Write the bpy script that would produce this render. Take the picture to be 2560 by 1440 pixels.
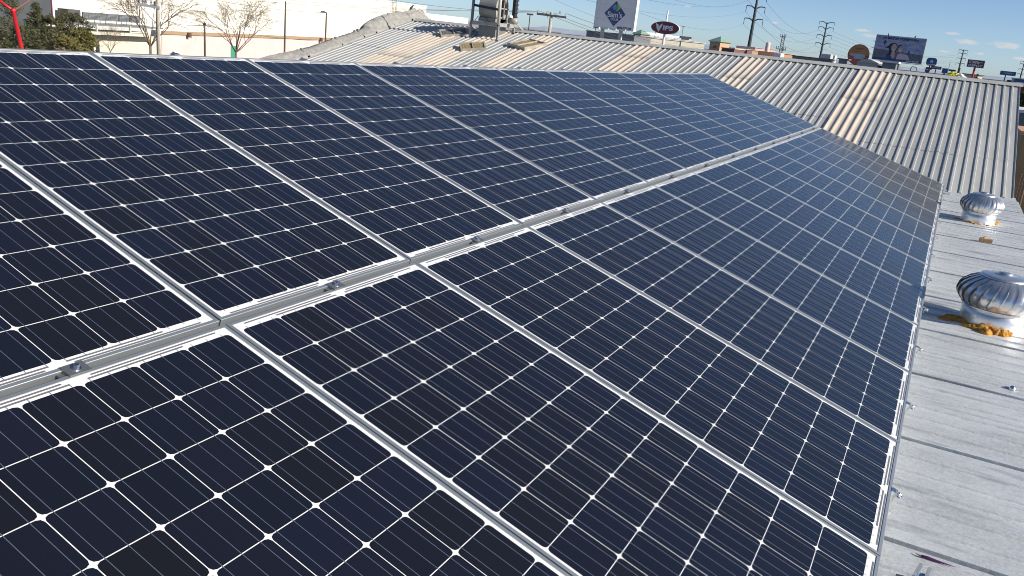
import bpy, bmesh, math, random
from mathutils import Vector, Matrix, noise
random.seed(7)
S = bpy.context.scene
for o in list(bpy.data.objects):
    bpy.data.objects.remove(o)
COL = S.collection
R = math.radians

# ---------------------------------------------------------------- camera
F = 2117.975                                    # focal length in photo pixels (2560 wide)
CAM = Vector((-2.738853, -1.758721, 0.941955))
WM = Matrix(((0.45892, -0.217434, 0.861461), (-0.882753, -0.221478, 0.414361), (0.100698, -0.950616, -0.293581)))
cd = bpy.data.cameras.new('camera')
cd.sensor_width = 36.0
cd.lens = 36.0 * F / 2560
cd.clip_start = 0.02
cd.clip_end = 9000
cam = bpy.data.objects.new('camera', cd)
COL.objects.link(cam)
rm = WM @ Matrix(((1, 0, 0), (0, -1, 0), (0, 0, -1)))
cam.matrix_world = Matrix.Translation(CAM) @ rm.to_4x4()
S.camera = cam

def ray(px, py):
    return WM @ Vector(((px - 1280) / F, (py - 720) / F, 1.0))
def at(px, py, D):
    return CAM + ray(px, py) * D
def onplane(px, py, P0, N):
    d = ray(px, py)
    return CAM + d * ((P0 - CAM).dot(N) / d.dot(N))
def ony(px, py, Y):
    d = ray(px, py)
    return CAM + d * ((Y - CAM.y) / d.y)

# ---------------------------------------------------------------- light
SUN_EL = 26.0
w = bpy.data.worlds.new('World')
S.world = w
w.use_nodes = True
nt = w.node_tree
nt.nodes.clear()
wo = nt.nodes.new('ShaderNodeOutputWorld')
bg = nt.nodes.new('ShaderNodeBackground')
bg.inputs['Strength'].default_value = 0.086
sky = nt.nodes.new('ShaderNodeTexSky')
sky.sky_type = 'NISHITA'
sky.sun_disc = False
sky.sun_elevation = R(SUN_EL)
sky.sun_rotation = R(180)
sky.altitude = 400
sky.air_density = 0.55
sky.dust_density = 0.4
sky.ozone_density = 3.0
# a few small fair-weather clouds low over the horizon (fixed directions in the sky)
geo = nt.nodes.new('ShaderNodeTexCoord')
acc = None
def wmath(op, a, b=None):
    n = nt.nodes.new('ShaderNodeMath')
    n.operation = op
    for i, v in enumerate((a, b)):
        if v is None: continue
        if isinstance(v, (int, float)): n.inputs[i].default_value = v
        else: nt.links.new(v, n.inputs[i])
    return n.outputs[0]
def wdot(vec, v):
    n = nt.nodes.new('ShaderNodeVectorMath')
    n.operation = 'DOT_PRODUCT'
    nt.links.new(vec, n.inputs[0])
    n.inputs[1].default_value = v
    return n.outputs['Value']
wn = nt.nodes.new('ShaderNodeTexNoise')
wn.inputs['Scale'].default_value = 95
wn.inputs['Detail'].default_value = 6
wn.inputs['Roughness'].default_value = 0.62
wmap = nt.nodes.new('ShaderNodeMapping')
wmap.inputs['Scale'].default_value = (1, 1, 2.6)
nt.links.new(geo.outputs['Generated'], wmap.inputs['Vector'])
nt.links.new(wmap.outputs[0], wn.inputs['Vector'])
for (cx, cy, hw, hh) in ((2178, 89, 34, 7), (2160, 76, 26, 5), (2382, 84, 20, 5), (2420, 104, 32, 8), (2515, 114, 52, 9),
                         (2449, 134, 13, 4), (2360, 128, 15, 3), (1716, 15, 20, 4), (1938, 57, 13, 4), (2550, 147, 20, 5)):
    d = ray(cx, cy).normalized()
    rt = Vector((d.y, -d.x, 0)).normalized()
    up = rt.cross(d)
    a = wmath('MULTIPLY', wdot(geo.outputs['Generated'], rt), F / hw)
    b = wmath('MULTIPLY', wmath('SUBTRACT', wdot(geo.outputs['Generated'], up), 0.0), F / hh)
    r2 = wmath('ADD', wmath('MULTIPLY', a, a), wmath('MULTIPLY', b, b))
    blob = wmath('MAXIMUM', wmath('SUBTRACT', 1.0, r2), 0.0)
    front = wmath('GREATER_THAN', wdot(geo.outputs['Generated'], d), 0.5)
    blob = wmath('MULTIPLY', blob, front)
    acc = blob if acc is None else wmath('MAXIMUM', acc, blob)
cl = wmath('MULTIPLY', wmath('SUBTRACT', wmath('ADD', wmath('MULTIPLY', wn.outputs['Fac'], 1.5), wmath('MULTIPLY', acc, .75)), 1.08), 1.5)
clm = wmath('MINIMUM', wmath('MAXIMUM', wmath('MULTIPLY', cl, wmath('GREATER_THAN', acc, 0.001)), 0.0), 0.55)
mix = nt.nodes.new('ShaderNodeMixRGB')
nt.links.new(clm, mix.inputs[0])
nt.links.new(sky.outputs[0], mix.inputs[1])
mix.inputs[2].default_value = (6.3, 5.7, 5.5, 1)
nt.links.new(mix.outputs[0], bg.inputs['Color'])
nt.links.new(bg.outputs[0], wo.inputs['Surface'])

sd = bpy.data.lights.new('sun', 'SUN')
sd.energy = 4.2
sd.angle = R(0.53)
sd.color = (1.0, 0.93, 0.83)
so = bpy.data.objects.new('sun', sd)
so.rotation_euler = (R(90 - SUN_EL), 0, 0)
so.location = (0, -20, 20)
COL.objects.link(so)

S.view_settings.view_transform = 'Standard'
S.view_settings.look = 'None'
S.view_settings.gamma = 1
S.view_settings.use_curve_mapping = False
S.view_settings.exposure = 0.55
S.render.engine = 'CYCLES'
S.cycles.filter_width = 1.0
S.cycles.max_bounces = 6
S.cycles.transparent_max_bounces = 6

# ---------------------------------------------------------------- helpers
G = -6.05                                        # ground level
class MB:
    def __init__(s): s.v = []; s.f = []; s.m = []
    def add(s, vs, fs, mi=0, M=None):
        b = len(s.v)
        s.v += [tuple(M @ Vector(v)) if M is not None else tuple(v) for v in vs]
        s.f += [tuple(b + i for i in f) for f in fs]
        s.m += [mi] * len(fs)
    def quad(s, a, b, c, d, mi=0): s.add((a, b, c, d), ((0, 1, 2, 3),), mi)
    def box(s, x0, x1, y0, y1, z0, z1, mi=0, M=None):
        s.add([(x, y, z) for z in (z0, z1) for y in (y0, y1) for x in (x0, x1)],
              [(0, 2, 3, 1), (4, 5, 7, 6), (0, 1, 5, 4), (2, 6, 7, 3), (0, 4, 6, 2), (1, 3, 7, 5)], mi, M)
    def bar(s, p, q, wx, wy=None, mi=0, upv=(0, 0, 1)):      # square bar from p to q
        p, q = Vector(p), Vector(q)
        wy = wx if wy is None else wy
        d = (q - p).normalized()
        u = Vector(upv)
        if abs(d.dot(u)) > .98: u = Vector((1, 0, 0))
        a = d.cross(u).normalized(); b = a.cross(d)
        vs = [e + a * (sx * wx / 2) + b * (sy * wy / 2) for e in (p, q) for sx, sy in ((-1, -1), (1, -1), (1, 1), (-1, 1))]
        s.add(vs, [(3, 2, 1, 0), (4, 5, 6, 7)] + [(i, (i + 1) % 4, 4 + (i + 1) % 4, 4 + i) for i in range(4)], mi)
    def tube(s, pts, rad, n=8, mi=0, cap=True):
        pts = [Vector(p) for p in pts]
        rs = rad if isinstance(rad, (list, tuple)) else [rad] * len(pts)
        rings = []
        prev = None
        for i, p in enumerate(pts):
            d = (pts[min(i + 1, len(pts) - 1)] - pts[max(i - 1, 0)]).normalized()
            u = Vector((0, 0, 1)) if abs(d.z) < .95 else Vector((1, 0, 0))
            a = d.cross(u).normalized() if prev is None else (prev - d * prev.dot(d)).normalized()
            prev = a
            b = a.cross(d)
            rings.append([p + (a * math.cos(2 * math.pi * k / n) + b * math.sin(2 * math.pi * k / n)) * rs[i] for k in range(n)])
        fs = []
        for i in range(len(pts) - 1):
            for k in range(n):
                fs.append((i * n + k, i * n + (k + 1) % n, (i + 1) * n + (k + 1) % n, (i + 1) * n + k))
        if cap:
            fs.append(tuple(range(n - 1, -1, -1)))
            fs.append(tuple((len(pts) - 1) * n + k for k in range(n)))
        s.add([v for r in rings for v in r], fs, mi)
    def lathe(s, prof, n=24, mi=0, M=None):                    # (radius, z) profile
        vs = [(r * math.cos(2 * math.pi * k / n), r * math.sin(2 * math.pi * k / n), z) for r, z in prof for k in range(n)]
        fs = [(i * n + k, i * n + (k + 1) % n, (i + 1) * n + (k + 1) % n, (i + 1) * n + k) for i in range(len(prof) - 1) for k in range(n)]
        s.add(vs, fs, mi, M)
    def prism(s, poly, y0, y1, mi=0, M=None):                  # outline in x,z extruded along y
        n = len(poly)
        vs = [(x, y0, z) for x, z in poly] + [(x, y1, z) for x, z in poly]
        fs = [tuple(range(n)), tuple(range(2 * n - 1, n - 1, -1))] + [(i, n + i, n + (i + 1) % n, (i + 1) % n) for i in range(n)]
        s.add(vs, fs, mi, M)
    def build(s, name, mats, parent=None, smooth=False, loc=None):
        me = bpy.data.meshes.new(name)
        me.from_pydata(s.v, [], s.f)
        mats = mats if isinstance(mats, (list, tuple)) else [mats]
        for m in mats: me.materials.append(m)
        me.polygons.foreach_set('material_index', s.m)
        if smooth: me.polygons.foreach_set('use_smooth', [True] * len(s.f))
        me.update()
        o = bpy.data.objects.new(name, me)
        COL.objects.link(o)
        if parent: o.parent = parent
        if loc is not None: o.location = loc
        return o

def tag(o, label=None, cat=None, group=None, kind=None):
    if label: o['label'] = label
    if cat: o['category'] = cat
    if group: o['group'] = group
    if kind: o['kind'] = kind
    return o
def thing(name, label, cat, loc=(0, 0, 0), rz=0, group=None):
    o = bpy.data.objects.new(name, None)
    o.empty_display_size = 0.1
    COL.objects.link(o)
    o.location = loc
    o.rotation_euler = (0, 0, rz)
    return tag(o, label, cat, group)
def copy_tree(o, parent=None):
    c = o.copy()
    COL.objects.link(c)
    c.parent = parent
    for ch in list(o.children): copy_tree(ch, c)
    return c

# ---------------------------------------------------------------- materials
def mat(name, col, rough=.6, metal=0.0, var=.0, scale=8.0, bump=.0, bscale=40.0, spec=.5, col2=None, stretch=(1, 1, 1), detail=5):
    m = bpy.data.materials.new(name)
    m.use_nodes = True
    n = m.node_tree.nodes; l = m.node_tree.links
    p = n['Principled BSDF']
    p.inputs['Base Color'].default_value = (*col, 1)
    p.inputs['Roughness'].default_value = rough
    p.inputs['Metallic'].default_value = metal
    p.inputs['Specular IOR Level'].default_value = spec
    if var or bump or col2:
        tc = n.new('ShaderNodeTexCoord'); mp = n.new('ShaderNodeMapping')
        mp.inputs['Scale'].default_value = stretch
        l.new(tc.outputs['Object'], mp.inputs[0])
    if var or col2:
        nz = n.new('ShaderNodeTexNoise'); nz.inputs['Scale'].default_value = scale; nz.inputs['Detail'].default_value = detail
        nz.inputs['Roughness'].default_value = .65
        l.new(mp.outputs[0], nz.inputs['Vector'])
        rp = n.new('ShaderNodeValToRGB')
        rp.color_ramp.elements[0].position = .33; rp.color_ramp.elements[1].position = .67
        c2 = col2 or tuple(min(1, c * (1 + var)) for c in col)
        c1 = col if col2 else tuple(c * (1 - var) for c in col)
        rp.color_ramp.elements[0].color = (*c1, 1); rp.color_ramp.elements[1].color = (*c2, 1)
        l.new(nz.outputs['Fac'], rp.inputs[0]); l.new(rp.outputs[0], p.inputs['Base Color'])
    if bump:
        nb = n.new('ShaderNodeTexNoise'); nb.inputs['Scale'].default_value = bscale; nb.inputs['Detail'].default_value = 6
        l.new(mp.outputs[0], nb.inputs['Vector'])
        bp = n.new('ShaderNodeBump'); bp.inputs['Strength'].default_value = bump; bp.inputs['Distance'].default_value = .02
        l.new(nb.outputs['Fac'], bp.inputs['Height']); l.new(bp.outputs[0], p.inputs['Normal'])
    return m

def spotted(m, col, scale, size):
    """adds small dark screw heads / dirt specks to a material"""
    n = m.node_tree.nodes; l = m.node_tree.links
    p = n['Principled BSDF']
    src = p.inputs['Base Color'].links[0].from_socket
    tc = n.new('ShaderNodeTexCoord')
    v = n.new('ShaderNodeTexVoronoi'); v.inputs['Scale'].default_value = scale
    l.new(tc.outputs['Object'], v.inputs['Vector'])
    lt = n.new('ShaderNodeMath'); lt.operation = 'LESS_THAN'; lt.inputs[1].default_value = size
    l.new(v.outputs['Distance'], lt.inputs[0])
    mx = n.new('ShaderNodeMixRGB'); mx.inputs[2].default_value = (*col, 1)
    l.new(lt.outputs[0], mx.inputs[0]); l.new(src, mx.inputs[1]); l.new(mx.outputs[0], p.inputs['Base Color'])
    return m

M = {}
M['alu'] = mat('anodised_aluminium', (.47, .50, .51), .45, .75)
M['backsheet'] = mat('white_backsheet', (.80, .80, .78), .16)
M['ribbon'] = mat('tinned_ribbon', (.64, .66, .70), .35, .9)
M['end_ribbon'] = mat('grey_end_ribbon', (.20, .20, .22), .4, .3)
def cell_material():
    m = bpy.data.materials.new('solar_cell'); m.use_nodes = True
    n = m.node_tree.nodes; l = m.node_tree.links
    p = n['Principled BSDF']
    tc = n.new('ShaderNodeTexCoord')
    # every cell has its own slight tint
    sn = n.new('ShaderNodeVectorMath'); sn.operation = 'SNAP'; sn.inputs[1].default_value = (.1585, .1564, 10)
    off = n.new('ShaderNodeVectorMath'); off.operation = 'SUBTRACT'; off.inputs[1].default_value = (.0231, .0396, 0)
    l.new(tc.outputs['Object'], off.inputs[0]); l.new(off.outputs[0], sn.inputs[0])
    oi = n.new('ShaderNodeObjectInfo')
    ad = n.new('ShaderNodeVectorMath'); ad.operation = 'ADD'
    l.new(sn.outputs[0], ad.inputs[0]); l.new(oi.outputs['Random'], ad.inputs[1])
    wn_ = n.new('ShaderNodeTexWhiteNoise'); wn_.noise_dimensions = '3D'
    l.new(ad.outputs[0], wn_.inputs['Vector'])
    rp = n.new('ShaderNodeValToRGB')
    cr_ = rp.color_ramp
    cr_.elements[0].color = (.0085, .0088, .0112, 1)
    cr_.elements[1].color = (.0082, .0105, .0200, 1)
    for ps, c in ((.35, (.0080, .0088, .0140)), (.6, (.0072, .0092, .0160)), (.8, (.0084, .0092, .0165))):
        e_ = cr_.elements.new(ps); e_.color = (*c, 1)
    l.new(wn_.outputs['Value'], rp.inputs[0])
    # fine screen-printed fingers, too thin to tell apart beyond a metre or two
    wv = n.new('ShaderNodeTexWave'); wv.bands_direction = 'Y'; wv.inputs['Scale'].default_value = 150
    l.new(tc.outputs['Object'], wv.inputs['Vector'])
    mx = n.new('ShaderNodeMixRGB'); mx.blend_type = 'ADD'; mx.inputs[2].default_value = (.010, .010, .012, 1)
    ml = n.new('ShaderNodeMath'); ml.operation = 'MULTIPLY'; ml.inputs[1].default_value = .35
    l.new(wv.outputs['Fac'], ml.inputs[0]); l.new(ml.outputs[0], mx.inputs[0]); l.new(rp.outputs[0], mx.inputs[1])
    l.new(mx.outputs[0], p.inputs['Base Color'])
    dn = n.new('ShaderNodeTexNoise'); dn.inputs['Scale'].default_value = 2.3; dn.inputs['Detail'].default_value = 7
    dv = n.new('ShaderNodeVectorMath'); dv.operation = 'ADD'
    l.new(tc.outputs['Object'], dv.inputs[0]); l.new(oi.outputs['Random'], dv.inputs[1]); l.new(dv.outputs[0], dn.inputs['Vector'])
    dr = n.new('ShaderNodeMapRange'); dr.inputs[1].default_value = .35; dr.inputs[2].default_value = .7; dr.inputs[3].default_value = .09; dr.inputs[4].default_value = .20
    l.new(dn.outputs['Fac'], dr.inputs[0]); l.new(dr.outputs[0], p.inputs['Roughness'])
    p.inputs['IOR'].default_value = 1.54
    p.inputs['Specular Tint'].default_value = (.74, .90, 1.0, 1)
    return m
M['cell'] = cell_material()
M['rail'] = mat('mill_rail', (.42, .45, .43), .45, .6, var=.1, scale=6)
M['clamp'] = mat('clamp_plate', (.25, .26, .27), .4, .7)
M['bolt'] = mat('stainless_bolt', (.75, .75, .74), .22, 1)
def deck_material():
    m = mat('galvanised_deck', (.66, .675, .67), .45, .25, var=.13, scale=3.0, bump=.12, bscale=45, stretch=(1, .35, 1))
    n = m.node_tree.nodes; l = m.node_tree.links; p = n['Principled BSDF']
    src = p.inputs['Base Color'].links[0].from_socket
    tc = n.new('ShaderNodeTexCoord')
    v = n.new('ShaderNodeTexVoronoi'); v.inputs['Scale'].default_value = 110           # zinc spangle
    l.new(tc.outputs['Object'], v.inputs['Vector'])
    hs = n.new('ShaderNodeMixRGB'); hs.blend_type = 'OVERLAY'; hs.inputs[0].default_value = .28
    bwn = n.new('ShaderNodeRGBToBW'); l.new(v.outputs['Color'], bwn.inputs[0])
    l.new(src, hs.inputs[1]); l.new(bwn.outputs[0], hs.inputs[2])
    sm = n.new('ShaderNodeTexNoise'); sm.inputs['Scale'].default_value = 5; sm.inputs['Detail'].default_value = 8
    mp = n.new('ShaderNodeMapping'); mp.inputs['Scale'].default_value = (3.2, .55, 1)
    l.new(tc.outputs['Object'], mp.inputs[0]); l.new(mp.outputs[0], sm.inputs['Vector'])
    rp = n.new('ShaderNodeValToRGB')
    rp.color_ramp.elements[0].position = .56; rp.color_ramp.elements[0].color = (0, 0, 0, 1)
    rp.color_ramp.elements[1].position = .72; rp.color_ramp.elements[1].color = (.55, .55, .55, 1)
    l.new(sm.outputs['Fac'], rp.inputs[0])
    st = n.new('ShaderNodeMixRGB'); st.inputs[2].default_value = (.27, .29, .33, 1)
    l.new(rp.outputs[0], st.inputs[0]); l.new(hs.outputs[0], st.inputs[1]); l.new(st.outputs[0], p.inputs['Base Color'])
    return m
M['deck'] = deck_material()
M['corr'] = spotted(mat('weathered_galvanised_sheet', (.43, .435, .42), .55, .08, var=.10, scale=2.2, stretch=(.4, 3, 1), bump=.03, bscale=30), (.10, .10, .10), 5.0, .030)
M['sky_sheet'] = spotted(mat('cream_fibreglass_sheet', (.66, .575, .465), .55, 0, var=.10, scale=3, stretch=(.5, 3, 1)), (.16, .13, .11), 5.0, .030)
M['cap'] = mat('ridge_cap_metal', (.50, .50, .475), .55, .1, var=.1, scale=2)
M['membrane'] = mat('weathered_membrane', (.30, .29, .265), .9, 0, scale=9, var=.22, bump=.6, bscale=22, detail=9)
M['concrete'] = mat('painted_block', (.42, .41, .39), .85, 0, var=.1, scale=2)
M['foam'] = mat('orange_spray_foam', (.50, .23, .03), .85, 0, var=.25, scale=30, bump=.6, bscale=60)
M['polished'] = mat('polished_galvanised', (.88, .88, .87), .30, .88, bump=.015, bscale=14)
M['wood'] = mat('raw_wood', (.42, .26, .13), .7, 0, var=.18, scale=30, stretch=(1, 6, 1))
M['pale_wood'] = mat('split_wood', (.75, .55, .33), .7, 0, var=.1, scale=30)
M['purple'] = mat('purple_insulation', (.085, .02, .10), .45)
M['copper'] = mat('bare_copper', (.55, .35, .22), .4, .8)
M['blue'] = mat('blue_plastic', (.04, .13, .32), .4)
M['white'] = mat('white_paint', (.80, .79, .76), .55, 0, var=.03, scale=2)
M['dirty_white'] = mat('dull_white_paint', (.50, .50, .47), .6, 0, var=.08, scale=2)
M['board_grey'] = mat('pale_sign_face', (.84, .82, .82), .6, 0, var=.03, scale=1)
M['housing'] = mat('dusty_grey_housing', (.36, .345, .31), .6, .1, var=.15, scale=4)
M['dark'] = mat('dark_steel', (.035, .038, .042), .55, .3)
M['mid'] = mat('grey_steel', (.20, .21, .22), .5, .4, var=.15, scale=5)
M['rust'] = mat('rusty_galvanised', (.38, .36, .32), .6, .3, col2=(.22, .13, .08), scale=5, bump=.1)
M['rust'].node_tree.nodes['Color Ramp'].color_ramp.elements[0].position = .5
M['rust'].node_tree.nodes['Color Ramp'].color_ramp.elements[1].position = .78
M['pad'] = mat('straw_cooler_pad', (.36, .28, .14), .95, 0, var=.35, scale=60, bump=1.0, bscale=90)
M['frame_wood'] = mat('weathered_frame_wood', (.38, .34, .28), .8, 0, var=.2, scale=12)
M['cornice'] = mat('tan_cornice', (.36, .25, .15), .8, 0, var=.06, scale=1)
M['pink'] = mat('pink_plaster', (.70, .52, .48), .85, 0, var=.05, scale=.6)
M['cream'] = mat('cream_plaster', (.62, .57, .45), .85, 0, var=.08, scale=.8)
M['store'] = mat('warm_white_plaster', (.84, .80, .68), .85, 0, var=.02, scale=.4)
M['facade_grey'] = mat('grey_facade_panel', (.085, .09, .095), .5, .1, var=.1, scale=1)
M['red'] = mat('red_paint', (.52, .018, .02), .42, 0, var=.06, scale=3)
M['maroon'] = mat('maroon_sign', (.16, .03, .055), .45)
M['depot'] = mat('dull_red_sign', (.20, .025, .05), .45)
M['navy'] = mat('navy_sign', (.03, .07, .22), .45)
M['signblue'] = mat('blue_sign', (.035, .12, .30), .45)
M['lightblue'] = mat('light_blue_mark', (.06, .30, .55), .45)
M['lime'] = mat('lime_mark', (.35, .55, .04), .45)
M['letter'] = mat('white_lettering', (.80, .80, .82), .5)
M['letter_dark'] = mat('navy_lettering', (.03, .045, .13), .5)
M['green_roof'] = mat('pale_green_roof', (.25, .40, .32), .6, 0, var=.1, scale=1)
M['peach'] = mat('peach_plaster', (.62, .36, .22), .85, 0, var=.05, scale=.5)
M['brown_wall'] = mat('brown_brick', (.17, .085, .075), .85, 0, var=.1, scale=1)
M['window'] = mat('dark_window_glass', (.03, .045, .05), .12)
M['roofing'] = mat('pale_flat_roofing', (.55, .53, .50), .85, 0, var=.1, scale=.3)
M['asphalt'] = mat('asphalt', (.055, .054, .053), .9, 0, var=.25, scale=.08)
M['hill'] = mat('hazy_hills', (.36, .42, .50), 1, 0, var=.08, scale=.01)  # distance haze is put into the pale bluish colour
M['door_green'] = mat('green_door_paint', (.05, .30, .18), .5)
M['bark'] = mat('grey_brown_bark', (.17, .125, .095), .9, 0, var=.25, scale=6)
M['needle'] = mat('conifer_foliage', (.032, .042, .020), .75, 0, scale=1.1, col2=(.115, .110, .045), detail=3)
M['olive'] = mat('olive_foliage', (.075, .075, .018), .75, 0, scale=1.3, col2=(.20, .17, .045), detail=3)
M['leafgreen'] = mat('dark_shrub_foliage', (.03, .05, .02), .75, 0, scale=2, col2=(.10, .11, .05), detail=3)
M['pole_concrete'] = mat('concrete_pole', (.42, .38, .31), .85, 0, var=.12, scale=4)
M['pole_wood'] = mat('brown_pole', (.12, .075, .055), .7, 0, var=.2, scale=5)
M['pole_dark'] = mat('dark_green_pylon', (.045, .055, .058), .6, .2)
M['wire'] = mat('weathered_cable', (.10, .10, .10), .6, .2)
M['pale_wire'] = mat('sunlit_cable', (.38, .33, .22), .5, .3)  # paler copy of the cable colour, with sunlight put into it
M['bird'] = mat('slate_feathers', (.045, .045, .06), .6, 0, var=.4, scale=20)
M['louvre'] = mat('grey_louvre', (.22, .23, .24), .5, .3, var=.12, scale=2)
M['tan'] = mat('tan_wall', (.42, .27, .13), .85, 0, var=.15, scale=1)
M['skin_a'] = mat('printed_skin', (.55, .40, .37), .6, 0, var=.15, scale=3)
M['hair'] = mat('printed_hair', (.03, .028, .045), .6)
M['print_sky'] = mat('printed_sky', (.17, .23, .46), .5, 0, scale=.55, col2=(.48, .52, .60), stretch=(1, 1, 2.2), detail=7)
M['print_land'] = mat('printed_city', (.05, .07, .11), .5, 0, scale=3, col2=(.24, .25, .28), detail=8)
M['print_pink'] = mat('printed_shirt', (.60, .48, .52), .6, 0, var=.12, scale=2)
M['amber'] = mat('amber_sign_face', (.34, .17, .07), .5, 0, scale=.5, var=.15)
M['brick_red'] = mat('brick_red_sign_face', (.26, .07, .055), .5, 0, var=.1, scale=1)
M['pale_blue'] = mat('pale_blue_print', (.25, .33, .42), .5, 0, var=.2, scale=6)
M['yellow'] = mat('yellow_plastic_film', (.62, .60, .03), .45, 0, var=.15, scale=9)
M['film'] = mat('white_plastic_film', (.72, .74, .75), .4, 0, var=.06, scale=9)

# ---------------------------------------------------------------- ground and far terrain
g = MB(); g.quad((-4000, -4000, G), (4000, -4000, G), (4000, 4000, G), (-4000, 4000, G))
tag(g.build('ground', M['asphalt']), kind='structure')
g = MB()
prev = None
for i in range(90):
    a = R(-8 + i * 0.9)
    h = 10 + 26 * max(0, noise.noise((i * .13, 3.1, 0))) + 7 * noise.noise((i * .5, 1, 0))
    p = (3500 * math.cos(a), 3500 * math.sin(a))
    q = (3900 * math.cos(a), 3900 * math.sin(a))
    cur = ((p[0], p[1], G), (p[0] * 1.03, p[1] * 1.03, G + h), (q[0], q[1], G))
    if prev:
        g.quad(prev[0], cur[0], cur[1], prev[1]); g.quad(prev[1], cur[1], cur[2], prev[2])
    prev = cur
tag(g.build('hills', M['hill'], smooth=True), kind='structure')

# ---------------------------------------------------------------- the metal deck the panels stand on
C_CL = .13
def zr(x): return -.5765 - .00621 * x - C_CL
ROOF_P = Vector((0, 0, -.5765 - C_CL)); ROOF_N = Vector((.00621, 0, 1))
def onroof(px, py): return onplane(px, py, ROOF_P, ROOF_N)
YR = -2.88                                       # right-hand edge of both roofs
def x_valley(y): return 11.64 + max(0.0, -.55 * (y + 1.93))
shop = thing('metal_roof_building', 'low building with a flat galvanised metal roof carrying the solar panels', 'building', (0, 0, G))
prof = [(-6.4, 0)]
seams = [.37 + 1.018 * k for k in range(-6, 11)]
for k, s in enumerate(seams):
    x0 = s
    prof += [(x0 - .013, 0), (x0 - .010, -.035), (x0 + .007, -.035), (x0 + .010, .006), (x0 + .030, .006), (x0 + .036, 0)]
    for j in range(1, 6):
        c = x0 + .02 + j * .166
        prof += [(c - .040, 0), (c - .033, .008), (c + .018, .008), (c + .025, 0)]
mb = MB()
ys = [YR, 12.2]
for i in range(len(prof) - 1):
    (xa, za), (xb, zb) = prof[i], prof[i + 1]
    mb.quad((xa, YR, zr(xa) + za - G), (xb, YR, zr(xb) + zb - G), (xb, 12.2, zr(xb) + zb - G), (xa, 12.2, zr(xa) + za - G))
xa = prof[-1][0]
za = prof[-1][1]
mb.add([(xa, YR, zr(xa) + za - G), (x_valley(YR) + .12, YR, zr(12) - G), (11.72, -1.9, zr(11.7) - G), (11.72, 12.2, zr(11.7) - G), (xa, 12.2, zr(xa) + za - G)], [(0, 1, 2, 3, 4)])
mb.build('roof_deck', M['deck'], shop)
mb = MB()
mb.box(-6.4, 11.6, YR - .0, YR + .2, 0, zr(12) - G - .06); mb.box(-6.4, -6.2, YR + .2, 12.2, 0, zr(12) - G - .06)
mb.box(-6.2, 11.6, 12.0, 12.2, 0, zr(12) - G - .06)
mb.build('wall', M['concrete'], shop)
mb = MB()
mb.box(-6.42, 12.0, YR - .035, YR - .003, zr(12) - G - .10, zr(12) - G - .02)
mb.build('eave_flashing', M['deck'], shop)

# ---------------------------------------------------------------- corrugated shed behind
def ridge(y): return Vector((18.05, y, .828 + .012 * noise.noise((y * .3, 5, 0))))
def valley(y): xv = x_valley(y); return Vector((xv, y, -.779))
def on_slope(y, u, h=0.0):
    a, b = valley(y), ridge(y)
    n = Vector((-.245, 0, .97))
    return a.lerp(b, u) + n * h
COR_N = Vector((-.2502, 0, 1.0)); COR_P = Vector((11.64, 0, -.779))
def oncor(px, py): return onplane(px, py, COR_P, COR_N)
def u_of(x, y): return (x - x_valley(y)) / (ridge(y).x - x_valley(y))
shed = thing('corrugated_shed', 'gabled shed roofed in grey corrugated sheets with cream skylight strips', 'building', (0, 0, 0))
PIT = .149
TRAP = [(0, 0), (.098, 0), (.106, .019), (.135, .019)]
WAVE = [(0, 0), (.048, 0), (.066, .004), (.080, .012), (.096, .019), (.109, .0215), (.122, .019), (.136, .009)]
def corr_sheet(name, y0, y1, ua, ub, prof_, lift, m, smooth=False):
    ysl = []
    k0 = math.floor(y0 / PIT) - 1
    for k in range(k0, math.ceil(y1 / PIT) + 1):
        for dy, h in prof_:
            y = k * PIT + dy
            if y0 - 1e-6 <= y <= y1 + 1e-6: ysl.append((y, h))
    def hat(y):
        t = y % PIT; p_ = list(prof_) + [(PIT, prof_[0][1])]
        for (a, ha), (b_, hb) in zip(p_, p_[1:]):
            if a <= t <= b_: return ha + (hb - ha) * (t - a) / (b_ - a)
        return 0
    if ysl[0][0] > y0 + .002: ysl.insert(0, (y0, hat(y0)))
    if ysl[-1][0] < y1 - .002: ysl.append((y1, hat(y1)))
    nu = max(2, int((ub - ua) * 12) + 1)
    mb = MB()
    vs = []
    for (y, h) in ysl:
        for i in range(nu):
            u = ua + (ub - ua) * i / (nu - 1)
            wob = .0035 * noise.noise((y * 3, u * 9, 2))
            vs.append(on_slope(y, u, h + lift + wob))
    fs = [(i * nu + j, i * nu + j + 1, (i + 1) * nu + j + 1, (i + 1) * nu + j) for i in range(len(ysl) - 1) for j in range(nu - 1)]
    mb.add(vs, fs)
    # thickness at the lower (lapped) edge
    b = len(mb.v)
    es = [on_slope(y, ua, h + lift - .007) for (y, h) in ysl]
    mb.v += [tuple(e) for e in es]
    for i in range(len(ysl) - 1):
        mb.f.append((i * nu, (i + 1) * nu, b + i + 1, b + i)); mb.m.append(0)
    for e in (0, len(ysl) - 1):
        b2 = len(mb.v)
        mb.v += [tuple(Vector(vs[e * nu + j]) - Vector((0, 0, .014))) for j in range(nu)]
        for j in range(nu - 1): mb.f.append((e * nu + j, e * nu + j + 1, b2 + j + 1, b2 + j)); mb.m.append(0)
    o = mb.build(name, m, shed, smooth)
    return o
strips = [(-.39, .235, .63), (2.26, 2.81, .70), (4.84, 5.48, .81), (7.45, 8.08, .45), (8.88, 9.52, .3), (9.92, 10.84, .46)]
YL = 12.2
edges = [YR + .03]
for s in strips: edges += [s[0], s[1]]
edges.append(YL)
laps = [.262, .42, .47, .50, .52, .55, .55]
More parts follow.
